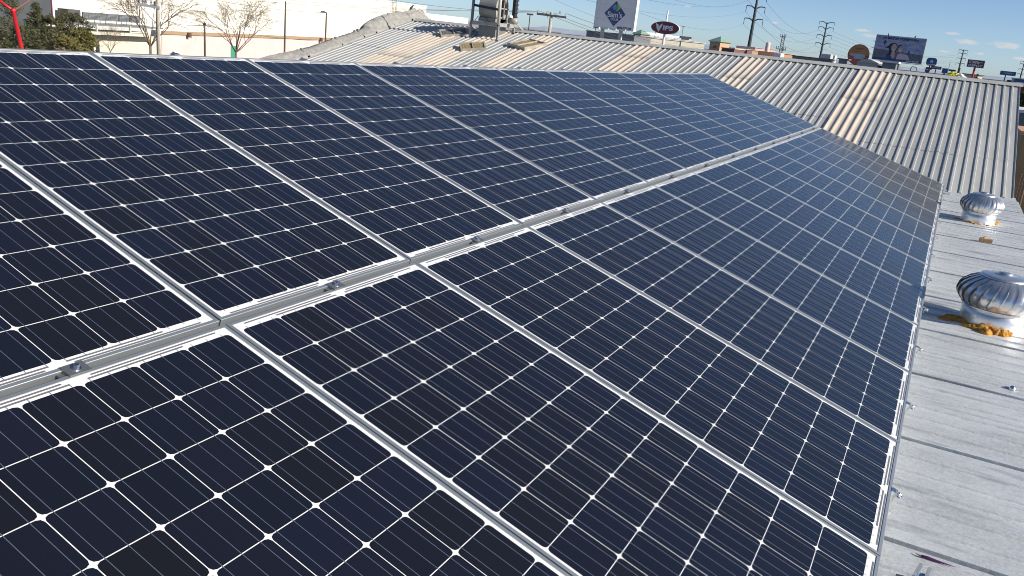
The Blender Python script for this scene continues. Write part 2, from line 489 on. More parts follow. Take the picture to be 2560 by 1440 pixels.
for i in range(0, len(edges), 2):
    y0, y1 = edges[i], edges[i + 1]
    lp = laps[i // 2]
    if i: y0 -= .09
    if i < len(edges) - 2: y1 += .06
    corr_sheet('roof_sheet', y0, y1, 0.0, lp + .03, TRAP, 0, M['corr'])
    corr_sheet('roof_sheet', y0, y1, lp, .994, TRAP, .0075, M['corr'])
for (y0, y1, lp) in strips:
    corr_sheet('skylight_sheet', y0, y1 + .03, 0.0, lp + .03, WAVE, .011, M['sky_sheet'], True)
    corr_sheet('skylight_sheet', y0, y1 + .03, lp, .992, WAVE, .017, M['sky_sheet'], True)
# ridge cap : two folded plates riding on the crowns, in lapped lengths
cap_y = [YR - .02, -.4, 2.0, 4.4, 6.9, 9.4, 12.0]
for i in range(len(cap_y) - 1):
    mb = MB()
    lift = .036 + .004 * (i % 2)
    a0, a1 = cap_y[i], cap_y[i + 1] + .06
    pts = []
    for y in (a0, a1):
        r = ridge(y)
        f0 = on_slope(y, .9735, lift - .004); f1 = on_slope(y, .975, lift)
        top = r + Vector((0, 0, .055 + .004 * (i % 2)))
        bk = r + Vector((.17, 0, .0)); bk2 = r + Vector((.172, 0, -.01))
        pts.append((f0, f1, top, bk, bk2))
    for j in range(4):
        mb.quad(pts[0][j], pts[1][j], pts[1][j + 1], pts[0][j + 1])
    mb.build('ridge_cap', M['cap'], shed)
# back slope and walls
mb = MB()
r0, r1 = ridge(YR + .03), ridge(YL)
mb.quad(r0 + Vector((0, 0, .005)), r1 + Vector((0, 0, .005)), r1 + Vector((6.3, 0, -1.6)), r0 + Vector((6.3, 0, -1.6)))
mb.build('back_slope', M['corr'], shed)
for y in (YR + .06, YL - .02):
    mb = MB()
    v, r = valley(y), ridge(y)
    mb.prism([(v.x + .05, G), (v.x + .05, v.z - .03), (r.x, r.z - .03), (r.x + 6.2, r.z - 1.62), (r.x + 6.2, G)], y, y + .05)
    mb.build('wall', M['concrete'], shed)
# raised membrane flashing along the far gable, with a lifted crumpled stretch near the ridge
gp = [(640, 147), (700, 133), (740, 125), (800, 116), (838, 106), (862, 100), (890, 93), (898, 88), (903, 78), (912, 64), (922, 54), (934, 46), (946, 40), (968, 33), (986, 30), (1002, 28), (1006, 30), (1020, 26), (1038, 21), (1041, 28), (1048, 24), (1058, 33), (1072, 45), (1080, 52)]
tops = [ony(px_, py_, 12.48) for px_, py_ in gp]
mb = MB()
rows_ = []
NS = 170
for i in range(NS + 1):
    t = i / NS
    x = tops[0].x + (tops[-1].x - tops[0].x) * t
    for a, b in zip(tops, tops[1:]):
        if a.x <= x <= b.x:
            zt = a.z + (b.z - a.z) * (x - a.x) / (b.x - a.x); break
    else: zt = tops[-1].z
    base = -.779 + .2502 * (min(x, 18.05) - 11.64) - max(0, x - 18.05) * .25 + .03
    lump = max(0, zt - base - .14)
    def nz(k): return .075 * noise.noise((x * 2.3, k * .9, 0)) + .050 * noise.noise((x * 6.5, k * 1.7, 7)) + .018 * noise.noise((x * 17, k * 2.1, 3))
    cd_ = min((abs(x - c - .05 * k_), k_) for k_, c in enumerate((13.7, 14.9, 15.75, 16.2, 17.0, 17.75, 18.3)))[0]
    crease = -.10 if cd_ < .03 else (.045 if cd_ < .10 else 0)
    big = min(1, lump * 4)
    row = [(x, 12.16, base - .035), (x, 12.175, base + .014)]
    for k, (yy, fr) in enumerate(((12.20, .08), (12.24, .25), (12.28, .46), (12.33, .68), (12.39, .86), (12.45, .96))):
        row.append((x + nz(k + 20) * big, yy + nz(k) * (.25 + big) + crease * .6, base + .02 + (.11 + lump) * fr + nz(k + 9) * .5 * (.4 + big) + crease * .5))
    row += [(x, 12.48, zt + .5 * nz(31) * (.3 + big)), (x, 12.60, zt - .03 - lump * .15), (x, 12.70, base - .1), (x, 12.72, base - .5)]
    rows_.append(row)
n = len(rows_[0])
mb.add([v for r_ in rows_ for v in r_], [(i * n + j, (i + 1) * n + j, (i + 1) * n + j + 1, i * n + j + 1) for i in range(NS) for j in range(n - 1)])
mb.build('gable_flashing', M['membrane'], shed, True)

# ---------------------------------------------------------------- solar panels
PX = Vector((0.999981, 0.0, -0.006214)); PY = Vector((0.001831, 0.955585, 0.29471)); PZ = Vector((0.005938, -0.294715, 0.955567))
COLP, PW, PL, GAP, FOLD = 1.002, .9972, 1.956, .0208, .0112
def sag(x, y):
    xx = x - 5.5
    return .006861 * xx * xx / 10 + .00314 * xx ** 3 / 100 - .012871 * xx * y / 10
def surf(x, y, upper):
    z = sag(x, y) + ((y - GAP) * math.tan(FOLD) if upper else 0)
    return PX * x + PY * y + PZ * z
def panel_matrix(k, upper):
    x0 = k * COLP + (COLP - PW) / 2
    y0 = GAP if upper else -PL
    o = surf(x0, y0, upper)
    ex = (surf(x0 + PW, y0 + PL / 2, upper) - surf(x0, y0 + PL / 2, upper)).normalized()
    ey = surf(x0 + PW / 2, y0 + PL, upper) - surf(x0 + PW / 2, y0, upper)
    ez = ex.cross(ey).normalized()
    ey = ez.cross(ex)
    m = Matrix((ex, ey, ez)).transposed().to_4x4()
    m.translation = o
    return m
def make_panel():
    root = thing('solar_panel', 'dark blue solar panel', 'solar panel')
    LIP, DEP = .0120, .040
    mb = MB()
    T2 = .0012
    # outer walls and top lips, mitred ring
    o_ = [(0, 0), (PW, 0), (PW, PL), (0, PL)]
    i_ = [(LIP, LIP), (PW - LIP, LIP), (PW - LIP, PL - LIP), (LIP, PL - LIP)]
    c_ = [(T2, T2), (PW - T2, T2), (PW - T2, PL - T2), (T2, PL - T2)]
    for a in range(4):
        b = (a + 1) % 4
        mb.quad((*o_[a], -DEP), (*o_[b], -DEP), (*o_[b], -T2), (*o_[a], -T2))
        mb.quad((*o_[a], -T2), (*o_[b], -T2), (*c_[b], 0), (*c_[a], 0))
        mb.quad((*c_[a], 0), (*c_[b], 0), (*i_[b], 0), (*i_[a], 0))
        mb.quad((*i_[a], 0), (*i_[b], 0), (*i_[b], -.0032), (*i_[a], -.0032))
        f_ = [(.03, .03), (PW - .03, .03), (PW - .03, PL - .03), (.03, PL - .03)]
        mb.quad((*o_[b], -DEP), (*o_[a], -DEP), (*f_[a], -DEP), (*f_[b], -DEP))
    mb.build('frame', M['alu'], root)
    mb = MB()
    mb.box(LIP - .002, PW - LIP + .002, LIP - .002, PL - LIP + .002, -.0075, -.0030)
    mb.build('backsheet', M['backsheet'], root)
    mb = MB(); rb = MB()
    px_, py_, cw, ch, cf = .1585, .1564, .1558, .1536, .0125
    mx, my = (PW - 6 * px_) / 2, (PL - 12 * py_) / 2
    for i in range(6):
        for j in range(12):
            x = mx + i * px_ + (px_ - cw) / 2; y = my + j * py_ + (py_ - ch) / 2; z = -.0026
            X1, Y1 = x + cw, y + ch
            mb.add([(x + cf, y, z), (X1 - cf, y, z), (X1 - cf * .3, y + cf * .3, z), (X1, y + cf, z), (X1, Y1 - cf, z), (X1 - cf * .3, Y1 - cf * .3, z), (X1 - cf, Y1, z), (x + cf, Y1, z), (x + cf * .3, Y1 - cf * .3, z), (x, Y1 - cf, z), (x, y + cf, z), (x + cf * .3, y + cf * .3, z)], [tuple(range(12))])
        for b in range(3):
            c = mx + i * px_ + px_ * (b + .5) / 3 + (b - 1) * .001
            rb.quad((c - .0009, my - .008, -.0022), (c + .0009, my - .008, -.0022), (c + .0009, PL - my + .008, -.0022), (c - .0009, PL - my + .008, -.0022))
    mb.build('cells', M['cell'], root)
    rb.build('busbar', M['ribbon'], root)
    for y, sgn in ((my, -1), (PL - my, 1)):
        eb = MB()
        for (off, segs) in ((.0100, ((1, 2.85), (3.15, 5))), (.0205, ((0.2, 2.75), (3.25, 5.8)))):
            yy = y + sgn * off
            for a, b in segs:
                eb.quad((mx + a * px_, yy - .0029, -.0024), (mx + b * px_, yy - .0029, -.0024), (mx + b * px_, yy + .0029, -.0024), (mx + a * px_, yy + .0029, -.0024))
        eb.build('end_ribbon', M['end_ribbon'], root)
    return root
ORD = ['first', 'second', 'third', 'fourth', 'fifth', 'sixth', 'seventh', 'eighth', 'ninth', 'tenth', 'eleventh', 'twelfth', 'thirteenth', 'fourteenth']
proto = make_panel()
first = True
for upper in (True, False):
    for k in range(10, -3, -1):
        o = proto if first else copy_tree(proto)
        first = False
        o.matrix_world = panel_matrix(k, upper)
        e = ORD[10 - k]
        look = 'reflecting pale blue sky' if k > 6 else ('deep blue' if k > 2 else 'near black')
        o['label'] = f"{look} solar panel, {e} in the {'upper' if upper else 'lower'} row from the corrugated roof"
        o['group'] = 'solar panels in two tilted rows'

# rack under the panels
rack = thing('mounting_rack', 'aluminium rack of long rails and posts under the two panel rows', 'rack', (0, 0, 0))
def rail_path(y, upper, dz):
    return [surf(x, y, upper) + PZ * dz for x in [-2.05 + i * .52 for i in range(26)]]
for (y, up_) in ((-1.90, False), (.0104, False), (GAP + PL - .05, True), (-1.0, False), (GAP + .95, True)):
    mb = MB()
    pts = rail_path(y, up_, -.060)
    for a, b in zip(pts, pts[1:]): mb.bar(a, b, .042, .036, upv=PZ)
    if y == .0104:
        for a, b in zip(pts, pts[1:]):
            for s in (-1, 1): mb.bar(a + PY * s * .017 + PZ * .021, b + PY * s * .017 + PZ * .021, .006, .006, upv=PZ)
    mb.build('rail', M['rail'], rack)
for x in (-1.6, .55, 2.7, 4.05, 6.2, 8.35, 10.5):
    for (y, up_) in ((-1.90, False), (.0104, False), (GAP + PL - .05, True)):
        t = surf(x, y, up_) - PZ * .08
        mb = MB()
        mb.bar(t, (t.x, t.y, zr(t.x) + .004), .04, .04)
        if y < -1:
            mb.bar((t.x, t.y - .02, t.z + .02), (t.x + .05, t.y - .085, zr(t.x) + .008), .035, .005)
        mb.build('leg', M['rail'], rack)

# clamps : a plate with a bolt and washer, between rows and along both outer edges
def make_clamp(kind):
    root = thing('panel_clamp', 'small silver clamp', 'clamp')
    mb = MB()
    if kind == 'mid':
        mb.box(-.030, .030, -.020, .020, .0005, .0042); mb.box(-.030, .030, -.0085, .0085, -.03, .0005)
        mb.box(-.045, -.030, -.007, .007, -.012, -.006)
    else:
        mb.box(-.017, .017, -.006, .010, .0005, .003); mb.box(-.017, .017, -.011, -.008, -.034, .003); mb.box(-.017, .017, -.030, -.011, -.012, -.009)
    mb.build('plate', M['clamp'] if kind == 'mid' else M['bolt'], root)
    mb = MB()
    zc = .0042 if kind == 'mid' else -.008
    yc = 0 if kind == 'mid' else -.021
    mb.lathe([(0, zc), (.0125, zc), (.0125, zc + .002), (.007, zc + .002), (.007, zc + .002)], 14)
    mb.lathe([(.0078, zc + .002), (.0078, zc + .010), (.006, zc + .0115), (0, zc + .0115)], 6)
    if yc: mb.v = [(x, y + yc, z) for x, y, z in mb.v]
    bo = mb.build('bolt', M['bolt'], root)
    bo.parent = [c for c in root.children if c.name.startswith('plate')][0]
    return root
for kind in ('mid', 'top', 'bottom'):
    pr = None
    for k in range(10, -3, -1):
        if kind == 'top' and k < -1: continue
        if kind == 'bottom' and k < 0: continue
        if pr is None: o = pr = make_clamp('mid' if kind == 'mid' else 'end')
        else: o = copy_tree(pr)
        x = (k + .5) * COLP + .02
        if kind == 'mid': p = surf(x, GAP / 2, False); yv = 1
        elif kind == 'top': p = surf(x, GAP + PL + .009, True); yv = -1
        else: p = surf(x, -PL - .009, False); yv = 1
        m = Matrix((PX * yv, PY * yv, PZ)).transposed().to_4x4()
        m.translation = p
        o.matrix_world = m
        where = {'mid': 'between the panel rows', 'top': 'on the upper edge', 'bottom': 'on the lower edge'}[kind]
        o['label'] = f"small silver panel clamp {where}, {ORD[10 - k]} from the corrugated roof"
        o['group'] = {'mid': 'clamps between the panel rows', 'top': 'clamps along the upper panel edge', 'bottom': 'clamps along the lower panel edge'}[kind]

# ---------------------------------------------------------------- turbine ventilators on the deck
def make_turbine(pos, hr, cr, h, label, ph):
    root = thing('turbine_vent', label, 'roof vent', pos, 0, 'turbine vents on the flat roof')
    hc = h * .37
    mb = MB()
    mb.lathe([(cr * 1.01, -.01), (cr, hc * .5), (cr * .99, hc), (cr * .95, hc), (cr * .95, 0)], 40)
    mb.build('collar', M['polished'], root, True)
    nb = 24
    mb = MB()
    p0, p1 = -math.acos(min(.98, cr * .97 / hr)), R(64)
    pr = []
    for i in range(9):
        f_ = p0 + (p1 - p0) * i / 8
        pr.append((hr * math.cos(f_), hc + (h * .985 - hc) * (math.sin(f_) - math.sin(p0)) / (math.sin(p1) - math.sin(p0))))
    for k in range(nb):
        a0 = 2 * math.pi * k / nb + ph
        cols = 4
        vs = []
        for i, (r, z) in enumerate(pr):
            tw = -.30 * (i / (len(pr) - 1)) ** 1.2
            for j in range(cols + 1):
                t = j / cols
                bul = math.sin(math.pi * min(1, i / (len(pr) - 1)))
                rr = r - (.024 * t * bul + .004 * t) * (hr / .3) + .010 * math.sin(math.pi * t) * bul
                a = a0 + tw + (t * 1.30) * 2 * math.pi / nb
                vs.append((rr * math.cos(-a), rr * math.sin(-a), z))
        # turned-out leading lip
        fs = [(i * (cols + 1) + j, i * (cols + 1) + j + 1, (i + 1) * (cols + 1) + j + 1, (i + 1) * (cols + 1) + j) for i in range(len(pr) - 1) for j in range(cols)]
        b = len(vs)
        for i, (r, z) in enumerate(pr):
            tw = -.30 * (i / (len(pr) - 1)) ** 1.2
            bul = math.sin(math.pi * i / (len(pr) - 1))
            a = a0 + tw - .012
            vs.append(((r + .006 * bul) * math.cos(-a), (r + .006 * bul) * math.sin(-a), z))
        fs += [(b + i, i * (cols + 1), (i + 1) * (cols + 1), b + i + 1) for i in range(len(pr) - 1)]
        mb.add(vs, fs)
    mb.build('vanes', M['polished'], root, True)
    mb = MB()
    mb.lathe([(cr * .97, hc * .96), (cr * 1.06, hc * .99), (cr * 1.06, hc * 1.05), (cr * .97, hc * 1.05)], 40)
    mb.build('lower_ring', M['polished'], root)
    mb = MB()
    mb.lathe([(hr * .56, h * .960), (hr * .55, h * .990), (hr * .50, h * 1.0), (hr * .30, h * 1.015), (.045, h * 1.03), (.045, h * 1.055), (.02, h * 1.07), (0, h * 1.07)], 40)
    mb.build('top_cap', M['polished'], root, True)
    return root
t2 = onroof(2479, 812); t1 = onroof(2443, 555)
make_turbine(t2, .276, .218, .365, 'nearer shiny turbine roof vent, cut off by the right edge of the photo', .1)
make_turbine(t1, .238, .192, .350, 'farther shiny turbine roof vent standing near the corrugated roof', .23)
def foam(blobs, label, seed):
    more = []
    for a, b in zip(blobs, blobs[1:]): more.append(((a[0] + b[0]) / 2, (a[1] + b[1]) / 2, (a[2] + b[2]) * .38, min(a[3], b[3]) * .8))
    blobs = blobs + more
    mb = MB()
    rnd = random.Random(seed)
    for (x, y, r, flat) in blobs:
        bm = bmesh.new()
        bmesh.ops.create_icosphere(bm, subdivisions=3, radius=1)
        ox = rnd.random() * 50
        vs = []
        for v in bm.verts:
            k = 1 + .35 * noise.noise((v.co.x * 1.8 + ox, v.co.y * 1.8, v.co.z * 1.8)) + .18 * noise.noise((v.co.x * 5 + ox, v.co.y * 5, v.co.z * 5))
            vs.append((x + v.co.x * r * k, y + v.co.y * r * k, zr(x) + .003 + v.co.z * r * k * flat))
        mb.add(vs, [tuple(v.index for v in f.verts) for f in bm.faces])
        bm.free()
    return tag(mb.build('foam_seal', M['foam'], None, True), label, 'foam sealant', 'foam seals round the vents')
bl = []
for px_, py_, r, fl in ((2362, 800, .055, .30), (2384, 798, .07, .42), (2404, 806, .05, .6), (2420, 817, .035, .6), (2438, 822, .035, .7), (2454, 826, .042, .9), (2462, 836, .040, 1), (2476, 830, .040, 1), (2490, 835, .038, .9), (2504, 838, .038, .9), (2518, 838, .034, .9)):
    q = onroof(px_, py_); bl.append((q.x, q.y, r, fl))
foam(bl, 'lumpy orange foam sealant round the base of the nearer turbine vent', 3)
for pts_, lab, sd_ in ((((2545, 830, .04, .9), (2556, 832, .04, .9), (2568, 830, .035, .9)), 'orange foam lump at the right of the nearer turbine vent, at the photo edge', 4),
                      (((2392, 548, .035, .4), (2408, 551, .035, .6), (2420, 556, .03, .6), (2436, 562, .028, .6), (2447, 563, .025, .6)), 'orange foam sealant along the left side of the farther turbine vent', 5),
                      (((2470, 566, .025, .6), (2486, 562, .035, .9), (2492, 560, .03, .8)), 'orange foam lump at the right side of the farther turbine vent', 6)):
    bl = []
    for px_, py_, r, fl in pts_:
        q = onroof(px_, py_); bl.append((q.x, q.y, r, fl))
    foam(bl, lab, sd_)

# ---------------------------------------------------------------- small things lying on the deck
q = onroof(2463, 606)
blk = thing('wood_block', 'short tan wooden block lying on the flat roof between the vents', 'wood block', q, R(4))
mb = MB(); mb.box(-.04, .04, -.060, .060, .002, .042); mb.build('block', M['wood'], blk)
mb = MB(); mb.add([(-.01, -.025, .0425), (.035, -.02, .0425), (.035, .028, .0425), (-.012, .022, .0425), (.012, .0, .062), (.025, .022, .066)], [(0, 1, 4), (1, 2, 5, 4), (2, 3, 5), (3, 0, 4, 5)])
mb.build('split_chip', M['pale_wood'], blk)
q = onroof(2530, 974)
cp = thing('roof_screw_cap', 'small shiny round cap on the flat roof below the nearer vent', 'cap', q)
mb = MB(); mb.lathe([(.017, 0), (.017, .008), (.012, .020), (.0, .024)], 18); mb.build('dome', M['bolt'], cp, True)
mb = MB(); mb.lathe([(.024, .001), (.024, .0035), (.016, .0035)], 18); mb.build('washer', M['bolt'], cp)
q = onroof(2371, 487)
mb = MB(); mb.box(-.03, .03, -.02, .02, .002, .03); mb.box(-.012, .05, -.012, .014, .03, .045)
tag(mb.build('white_scrap', M['white'], None, loc=q), 'small white scrap on the flat roof at the far corner of the panels', 'scrap')
# purple cable end and a pair of pipe handles at the bottom edge of the picture
wr = thing('cut_cable', 'cut end of a purple insulated cable lying on the flat roof', 'cable', onroof(2302, 1394))
o0 = Vector(wr.location)
pts = [onroof(px_, py_) - o0 + Vector((0, 0, .006)) for px_, py_ in ((2302, 1394), (2318, 1398), (2340, 1406), (2365, 1414), (2388, 1421))]
mb = MB(); mb.tube(pts, [.0055, .0055, .0042, .0025, .0012], 10); mb.build('insulation', M['purple'], wr, True)
mb = MB()
for dx in (-.003, .001, .004):
    e = onroof(2290, 1389) - o0 + Vector((dx, dx, .007)); mb.tube([pts[0] + Vector((dx * .5, 0, 0)), e], .0012, 6)
mb.build('strands', M['copper'], wr)
cut = thing('bolt_cutter', 'two pale tubular handles of a tool with a blue grip at the bottom edge', 'tool', at(2300, 1440, 2.6))
o0 = Vector(cut.location)
mb = MB(); mb.tube([at(2302, 1412, 2.75) - o0, at(2268, 1470, 2.45) - o0], .0065, 14); mb.build('handle', M['bolt'], cut, True)
mb = MB(); mb.tube([at(2324, 1423, 2.75) - o0, at(2302, 1475, 2.45) - o0], .0065, 14); mb.build('handle', M['bolt'], cut, True)
mb = MB()
a, b, c, d = [at(px_, py_, 2.66) - o0 for px_, py_ in ((2300, 1431), (2322, 1437), (2318, 1480), (2280, 1475))]
back = ray(2300, 1440) * .03
mb.add([a, b, c, d, a + back, b + back, c + back, d + back], [(0, 1, 2, 3), (7, 6, 5, 4), (0, 4, 5, 1), (1, 5, 6, 2), (2, 6, 7, 3), (3, 7, 4, 0)])
mb.build('grip', M['blue'], cut)
mb = MB()
a, b, c, d = [at(px_, py_, 2.70) - o0 for px_, py_ in ((2240, 1434), (2264, 1440), (2262, 1480), (2230, 1478))]
mb.add([a, b, c, d, a + back * .5, b + back * .5, c + back * .5, d + back * .5], [(0, 1, 2, 3), (7, 6, 5, 4), (0, 4, 5, 1), (1, 5, 6, 2), (2, 6, 7, 3), (3, 7, 4, 0)])
mb.build('jaw', M['mid'], cut)

# ---------------------------------------------------------------- things on the corrugated roof
def slope_frame(px_, py_, yaw=0.0, pitch=14.0, lift=.03):
    q = oncor(px_, py_) + Vector((0, 0, lift))
    return Matrix.Translation(q) @ Matrix.Rotation(R(-pitch), 4, 'Y') @ Matrix.Rotation(R(yaw), 4, 'Z')
def pad_frame(label, mtx, W, L, T=.07, m=M['pad']):          # local x = up the slope (L), y = across (W)
    root = thing('cooler_pad', label, 'cooler pad', (0, 0, 0), 0, 'evaporative cooler pads on the corrugated roof')
    root.matrix_world = mtx
    t = .035
    mb = MB()
    mb.box(-L / 2, L / 2, -W / 2, -W / 2 + t, 0, T); mb.box(-L / 2, L / 2, W / 2 - t, W / 2, 0, T)
    mb.box(-L / 2, -L / 2 + t, -W / 2 + t, W / 2 - t, 0, T); mb.box(L / 2 - t, L / 2, -W / 2 + t, W / 2 - t, 0, T)
    mb.build('frame', M['frame_wood'], root)
    mb = MB(); mb.box(-L / 2 + t, L / 2 - t, -.016, .016, T * .3, T + .004); mb.build('divider', M['frame_wood'], root)
    mb = MB()
    for s in (-1, 1):
        y0, y1 = (-W / 2 + t, -.016) if s < 0 else (.016, W / 2 - t)
        n1, n2 = 10, 12
        vs = [(-L / 2 + t + (L - 2 * t) * i / n1, y0 + (y1 - y0) * j / n2, T * .72 + .02 * noise.noise((i * .7, j * .7 + s * 9, 0)) - (.012 if i in (0, n1) or j in (0, n2) else 0)) for i in range(n1 + 1) for j in range(n2 + 1)]
        mb.add(vs, [(i * (n2 + 1) + j, (i + 1) * (n2 + 1) + j, (i + 1) * (n2 + 1) + j + 1, i * (n2 + 1) + j + 1) for i in range(n1) for j in range(n2)])
    mb.build('pad', m, root, True)
    return root
def pad_from(A, B, lean, depth_, lift):
    # A left, B right end of the bottom edge on the roof (as seen); lean = tilt of the frame from the horizontal
    yv = (A - B).normalized(); zv = Vector((0, 0, 1)); zv = (zv - yv * zv.dot(yv)).normalized()
    hv = yv.cross(zv)                                   # horizontal, away from the viewer
    xv = (hv * math.cos(R(lean)) + zv * math.sin(R(lean))).normalized()
    nv = xv.cross(yv)
    if nv.z < 0: nv = -nv
    m = Matrix((xv, nv.cross(xv), nv)).transposed().to_4x4()
    m.translation = (A + B) / 2 + xv * depth_ / 2 + Vector((0, 0, lift))
    return m
A, B = oncor(1152, 131), oncor(1216, 128)
pad_frame('straw filled cooler pad in a wooden frame, propped up in front of the blower', pad_from(A, B, 20, .42, .01), (A - B).length, .42)
A, B = oncor(1268, 117), oncor(1311, 129)
pad_frame('straw filled cooler pad lying crooked beside the blower on a skylight strip', pad_from(A, B, 12, .74, .03), (A - B).length, .74)
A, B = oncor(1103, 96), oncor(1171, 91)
pad_frame('grey shaded cooler pad frame lying in the shadow left of the blower', pad_from(A, B, 24, .34, .01), (A - B).length, .34, .07, M['mid'])  # pad face in dark grey: the blower's shadow is put into its colour

# exhaust blower on its steel stand
def fan():
    FL = Vector((16.94, 9.73)); s1 = .85; s2 = .82
    root = thing('exhaust_blower', 'round grey exhaust blower on a rusty steel stand on the corrugated roof', 'exhaust fan', (16.94, 8.86, 0))
    def zc(x): return -.779 + .2502 * (x - 11.64) + .02
    ZP = .945
    # legs
    for (x, y) in ((0, .80), (0, 0), (s1, 0), (s1, .80)):
        mb = MB(); z0 = zc(16.94 + x)
        mb.bar((x, y, z0), (x, y, ZP), .05, .05); mb.box(x - .06, x + .06, y - .06, y + .06, z0 - .008, z0 + .008)
        mb.build('leg', M['rust'], root)
    mb = MB()
    for a, b in (((0, 0), (0, .8)), ((0, .8), (s1, .8)), ((s1, .8), (s1, 0)), ((s1, 0), (0, 0))):
        mb.bar((a[0], a[1], ZP), (b[0], b[1], ZP), .05, .09)
    mb.bar((0, .4, ZP), (s1, .4, ZP), .05, .08)
    mb.build('platform', M['rust'], root)
    # uprights and stays
    mb = MB(); mb.tube([(-.0, .0, ZP), (.0, .02, ZP + 1.3)], .042, 14); mb.build('post', M['dirty_white'], root, True)
    mb = MB(); mb.bar((0, .78, ZP), (.0, .76, ZP + 1.3), .055, .055); mb.build('post', M['mid'], root)
    mb = MB(); mb.bar((s1, 0.0, ZP), (s1, .02, ZP + 1.2), .06, .06); mb.build('post', M['rust'], root)
    mb = MB(); mb.bar((0, .76, ZP + .42), (0, .03, ZP + .36), .03, .06); mb.build('stay', M['dark'], root)
    mb = MB(); mb.bar((s1, 0, ZP + .12), (s1 + .28, -.16, zc(16.94 + s1 + .3)), .03, .03); mb.build('brace', M['rust'], root)
    # housing: scroll drum with its axis along -y
    c = Vector((.44, .40, ZP + .40))
    def rs(a): return .325 + .05 * (a / (2 * math.pi))
    n = 56
    mb = MB()
    front = [Vector((c.x + rs(2 * math.pi * k / n) * math.cos(2 * math.pi * k / n), c.y - .24, c.z + rs(2 * math.pi * k / n) * math.sin(2 * math.pi * k / n))) for k in range(n)]
    back = [p + Vector((0, .50, 0)) for p in front]
    inn = [Vector((c.x + .215 * math.cos(2 * math.pi * k / n), c.y - .24, c.z + .215 * math.sin(2 * math.pi * k / n))) for k in range(n)]
    mb.add(front + back + inn, [(k, (k + 1) % n, n + (k + 1) % n, n + k) for k in range(n)] + [(k, 2 * n + k, 2 * n + (k + 1) % n, (k + 1) % n) for k in range(n)] + [tuple(range(n, 2 * n))])
    mb.build('housing', M['housing'], root, False)
    mb = MB()
    MT = Matrix.Translation(c + Vector((0, -.24, 0))) @ Matrix.Rotation(R(90), 4, 'X')
    mb.lathe([(.205, -.02), (.215, .02), (.245, .035), (.262, .03), (.262, -.0)], 40, 0, MT)
    mb.build('inlet_ring', M['rust'], root, True)
    mb = MB()
    for k in range(10):
        a = 2 * math.pi * k / 10
        mb.bar(c + Vector((0, -.10, 0)) + Vector((math.cos(a) * .03, 0, math.sin(a) * .03)), c + Vector((0, -.10, 0)) + Vector((math.cos(a) * .21, 0, math.sin(a) * .21)), .05, .012)
    mb.lathe([(0, .03), (.05, .03), (.05, -.1)], 16, 0, Matrix.Translation(c + Vector((0, -.10, 0))) @ Matrix.Rotation(R(90), 4, 'X'))
    mb.build('impeller', M['rust'], root)
    mb = MB(); mb.bar(c + Vector((-.25, -.28, 0)), c + Vector((.25, -.28, 0)), .03, .03); mb.bar(c + Vector((0, -.28, -.25)), c + Vector((0, -.28, .25)), .03, .03)
    mb.build('bearing_bracket', M['rust'], root)
    mb = MB(); mb.box(.12, .74, .16, .66, ZP + .05, ZP + .14); mb.build('base_frame', M['rust'], root)
    mb = MB(); mb.box(.16, .72, .16, .66, zc(17.3) - .1, ZP - .05); mb.build('duct', M['louvre'], root)
    mb = MB(); mb.box(.60, .74, -.12, -.04, ZP + .18, ZP + .95); 
    for k in range(7): mb.box(.58, .76, -.135, -.12, ZP + .22 + k * .1, ZP + .25 + k * .1)
    mb.build('belt_guard', M['dark'], root)
    mb = MB()
    mb.tube([(.50, -.02, ZP + .13), (.50, -.26, ZP + .13)], .075, 18)
    mb.build('motor', M['rust'], root, True)
    mb = MB(); mb.lathe([(.06, .0), (.065, .03), (.045, .06), (0, .07)], 16, 0, Matrix.Translation((.42, -.10, ZP + .20))); mb.build('motor_cover', M['white'], root, True)
    mb = MB(); mb.tube([(0.02, .70, ZP + .05), (.02, .62, ZP + .16), (.02, .42, ZP + .15), (.02, .30, ZP + .06)], .008, 6); mb.build('cable', M['dark'], root)
    return root
fan()
# bird perched on the crumpled flashing
def bird(name, label, pos, rz, s, lean):
    prof_ = [(.0, -.02), (.012, -.015), (.022, .0), (.046, .05), (.055, .10), (.05, .15), (.034, .19), (.032, .215), (.036, .235), (.026, .262), (.008, .275), (.005, .285), (0, .30)]
    mb = MB()
    M_ = Matrix.Translation(Vector(pos) + Vector((0, 0, .03 * s))) @ Matrix.Rotation(rz, 4, 'Z') @ Matrix.Rotation(R(lean), 4, 'Y') @ Matrix.Diagonal((s, s * .85, s, 1))
    mb.lathe(prof_, 14, 0, M_)
    mb.add([(-.012, -.022, .03), (-.012, .022, .03), (-.03, .018, -.14), (-.03, -.018, -.14), (-.002, -.02, .03), (-.002, .02, .03), (-.022, .016, -.14), (-.022, -.016, -.14)], [(0, 1, 2, 3), (7, 6, 5, 4), (0, 4, 5, 1), (2, 6, 7, 3), (1, 5, 6, 2), (3, 7, 4, 0)], 0, M_)
    for sy in (-.015, .015): mb.add([(.0, sy - .003, .04), (.006, sy - .003, .04), (.006, sy + .003, .04), (.02, sy - .003, -.03), (.026, sy - .003, -.03), (.026, sy + .003, -.03)], [(0, 1, 4, 3), (1, 2, 5, 4), (2, 0, 3, 5)], 0, M_)
    o = mb.build(name, M['bird'], None, True)
    return tag(o, label, 'bird', 'birds perched about the roofs')
bird('perched_bird', 'slate grey pigeon perched on the crumpled flashing by the shed ridge', ony(1024, 26, 12.5), R(-60), .62, 38)
mb = MB()
mb.add([v for v in [ony(1043, 27, 12.46), ony(1050, 19, 12.44), ony(1053, 28, 12.44), ony(1043, 27, 12.5), ony(1050, 19, 12.49), ony(1053, 28, 12.49)]], [(0, 1, 2), (5, 4, 3), (0, 3, 4, 1), (1, 4, 5, 2), (2, 5, 3, 0)])
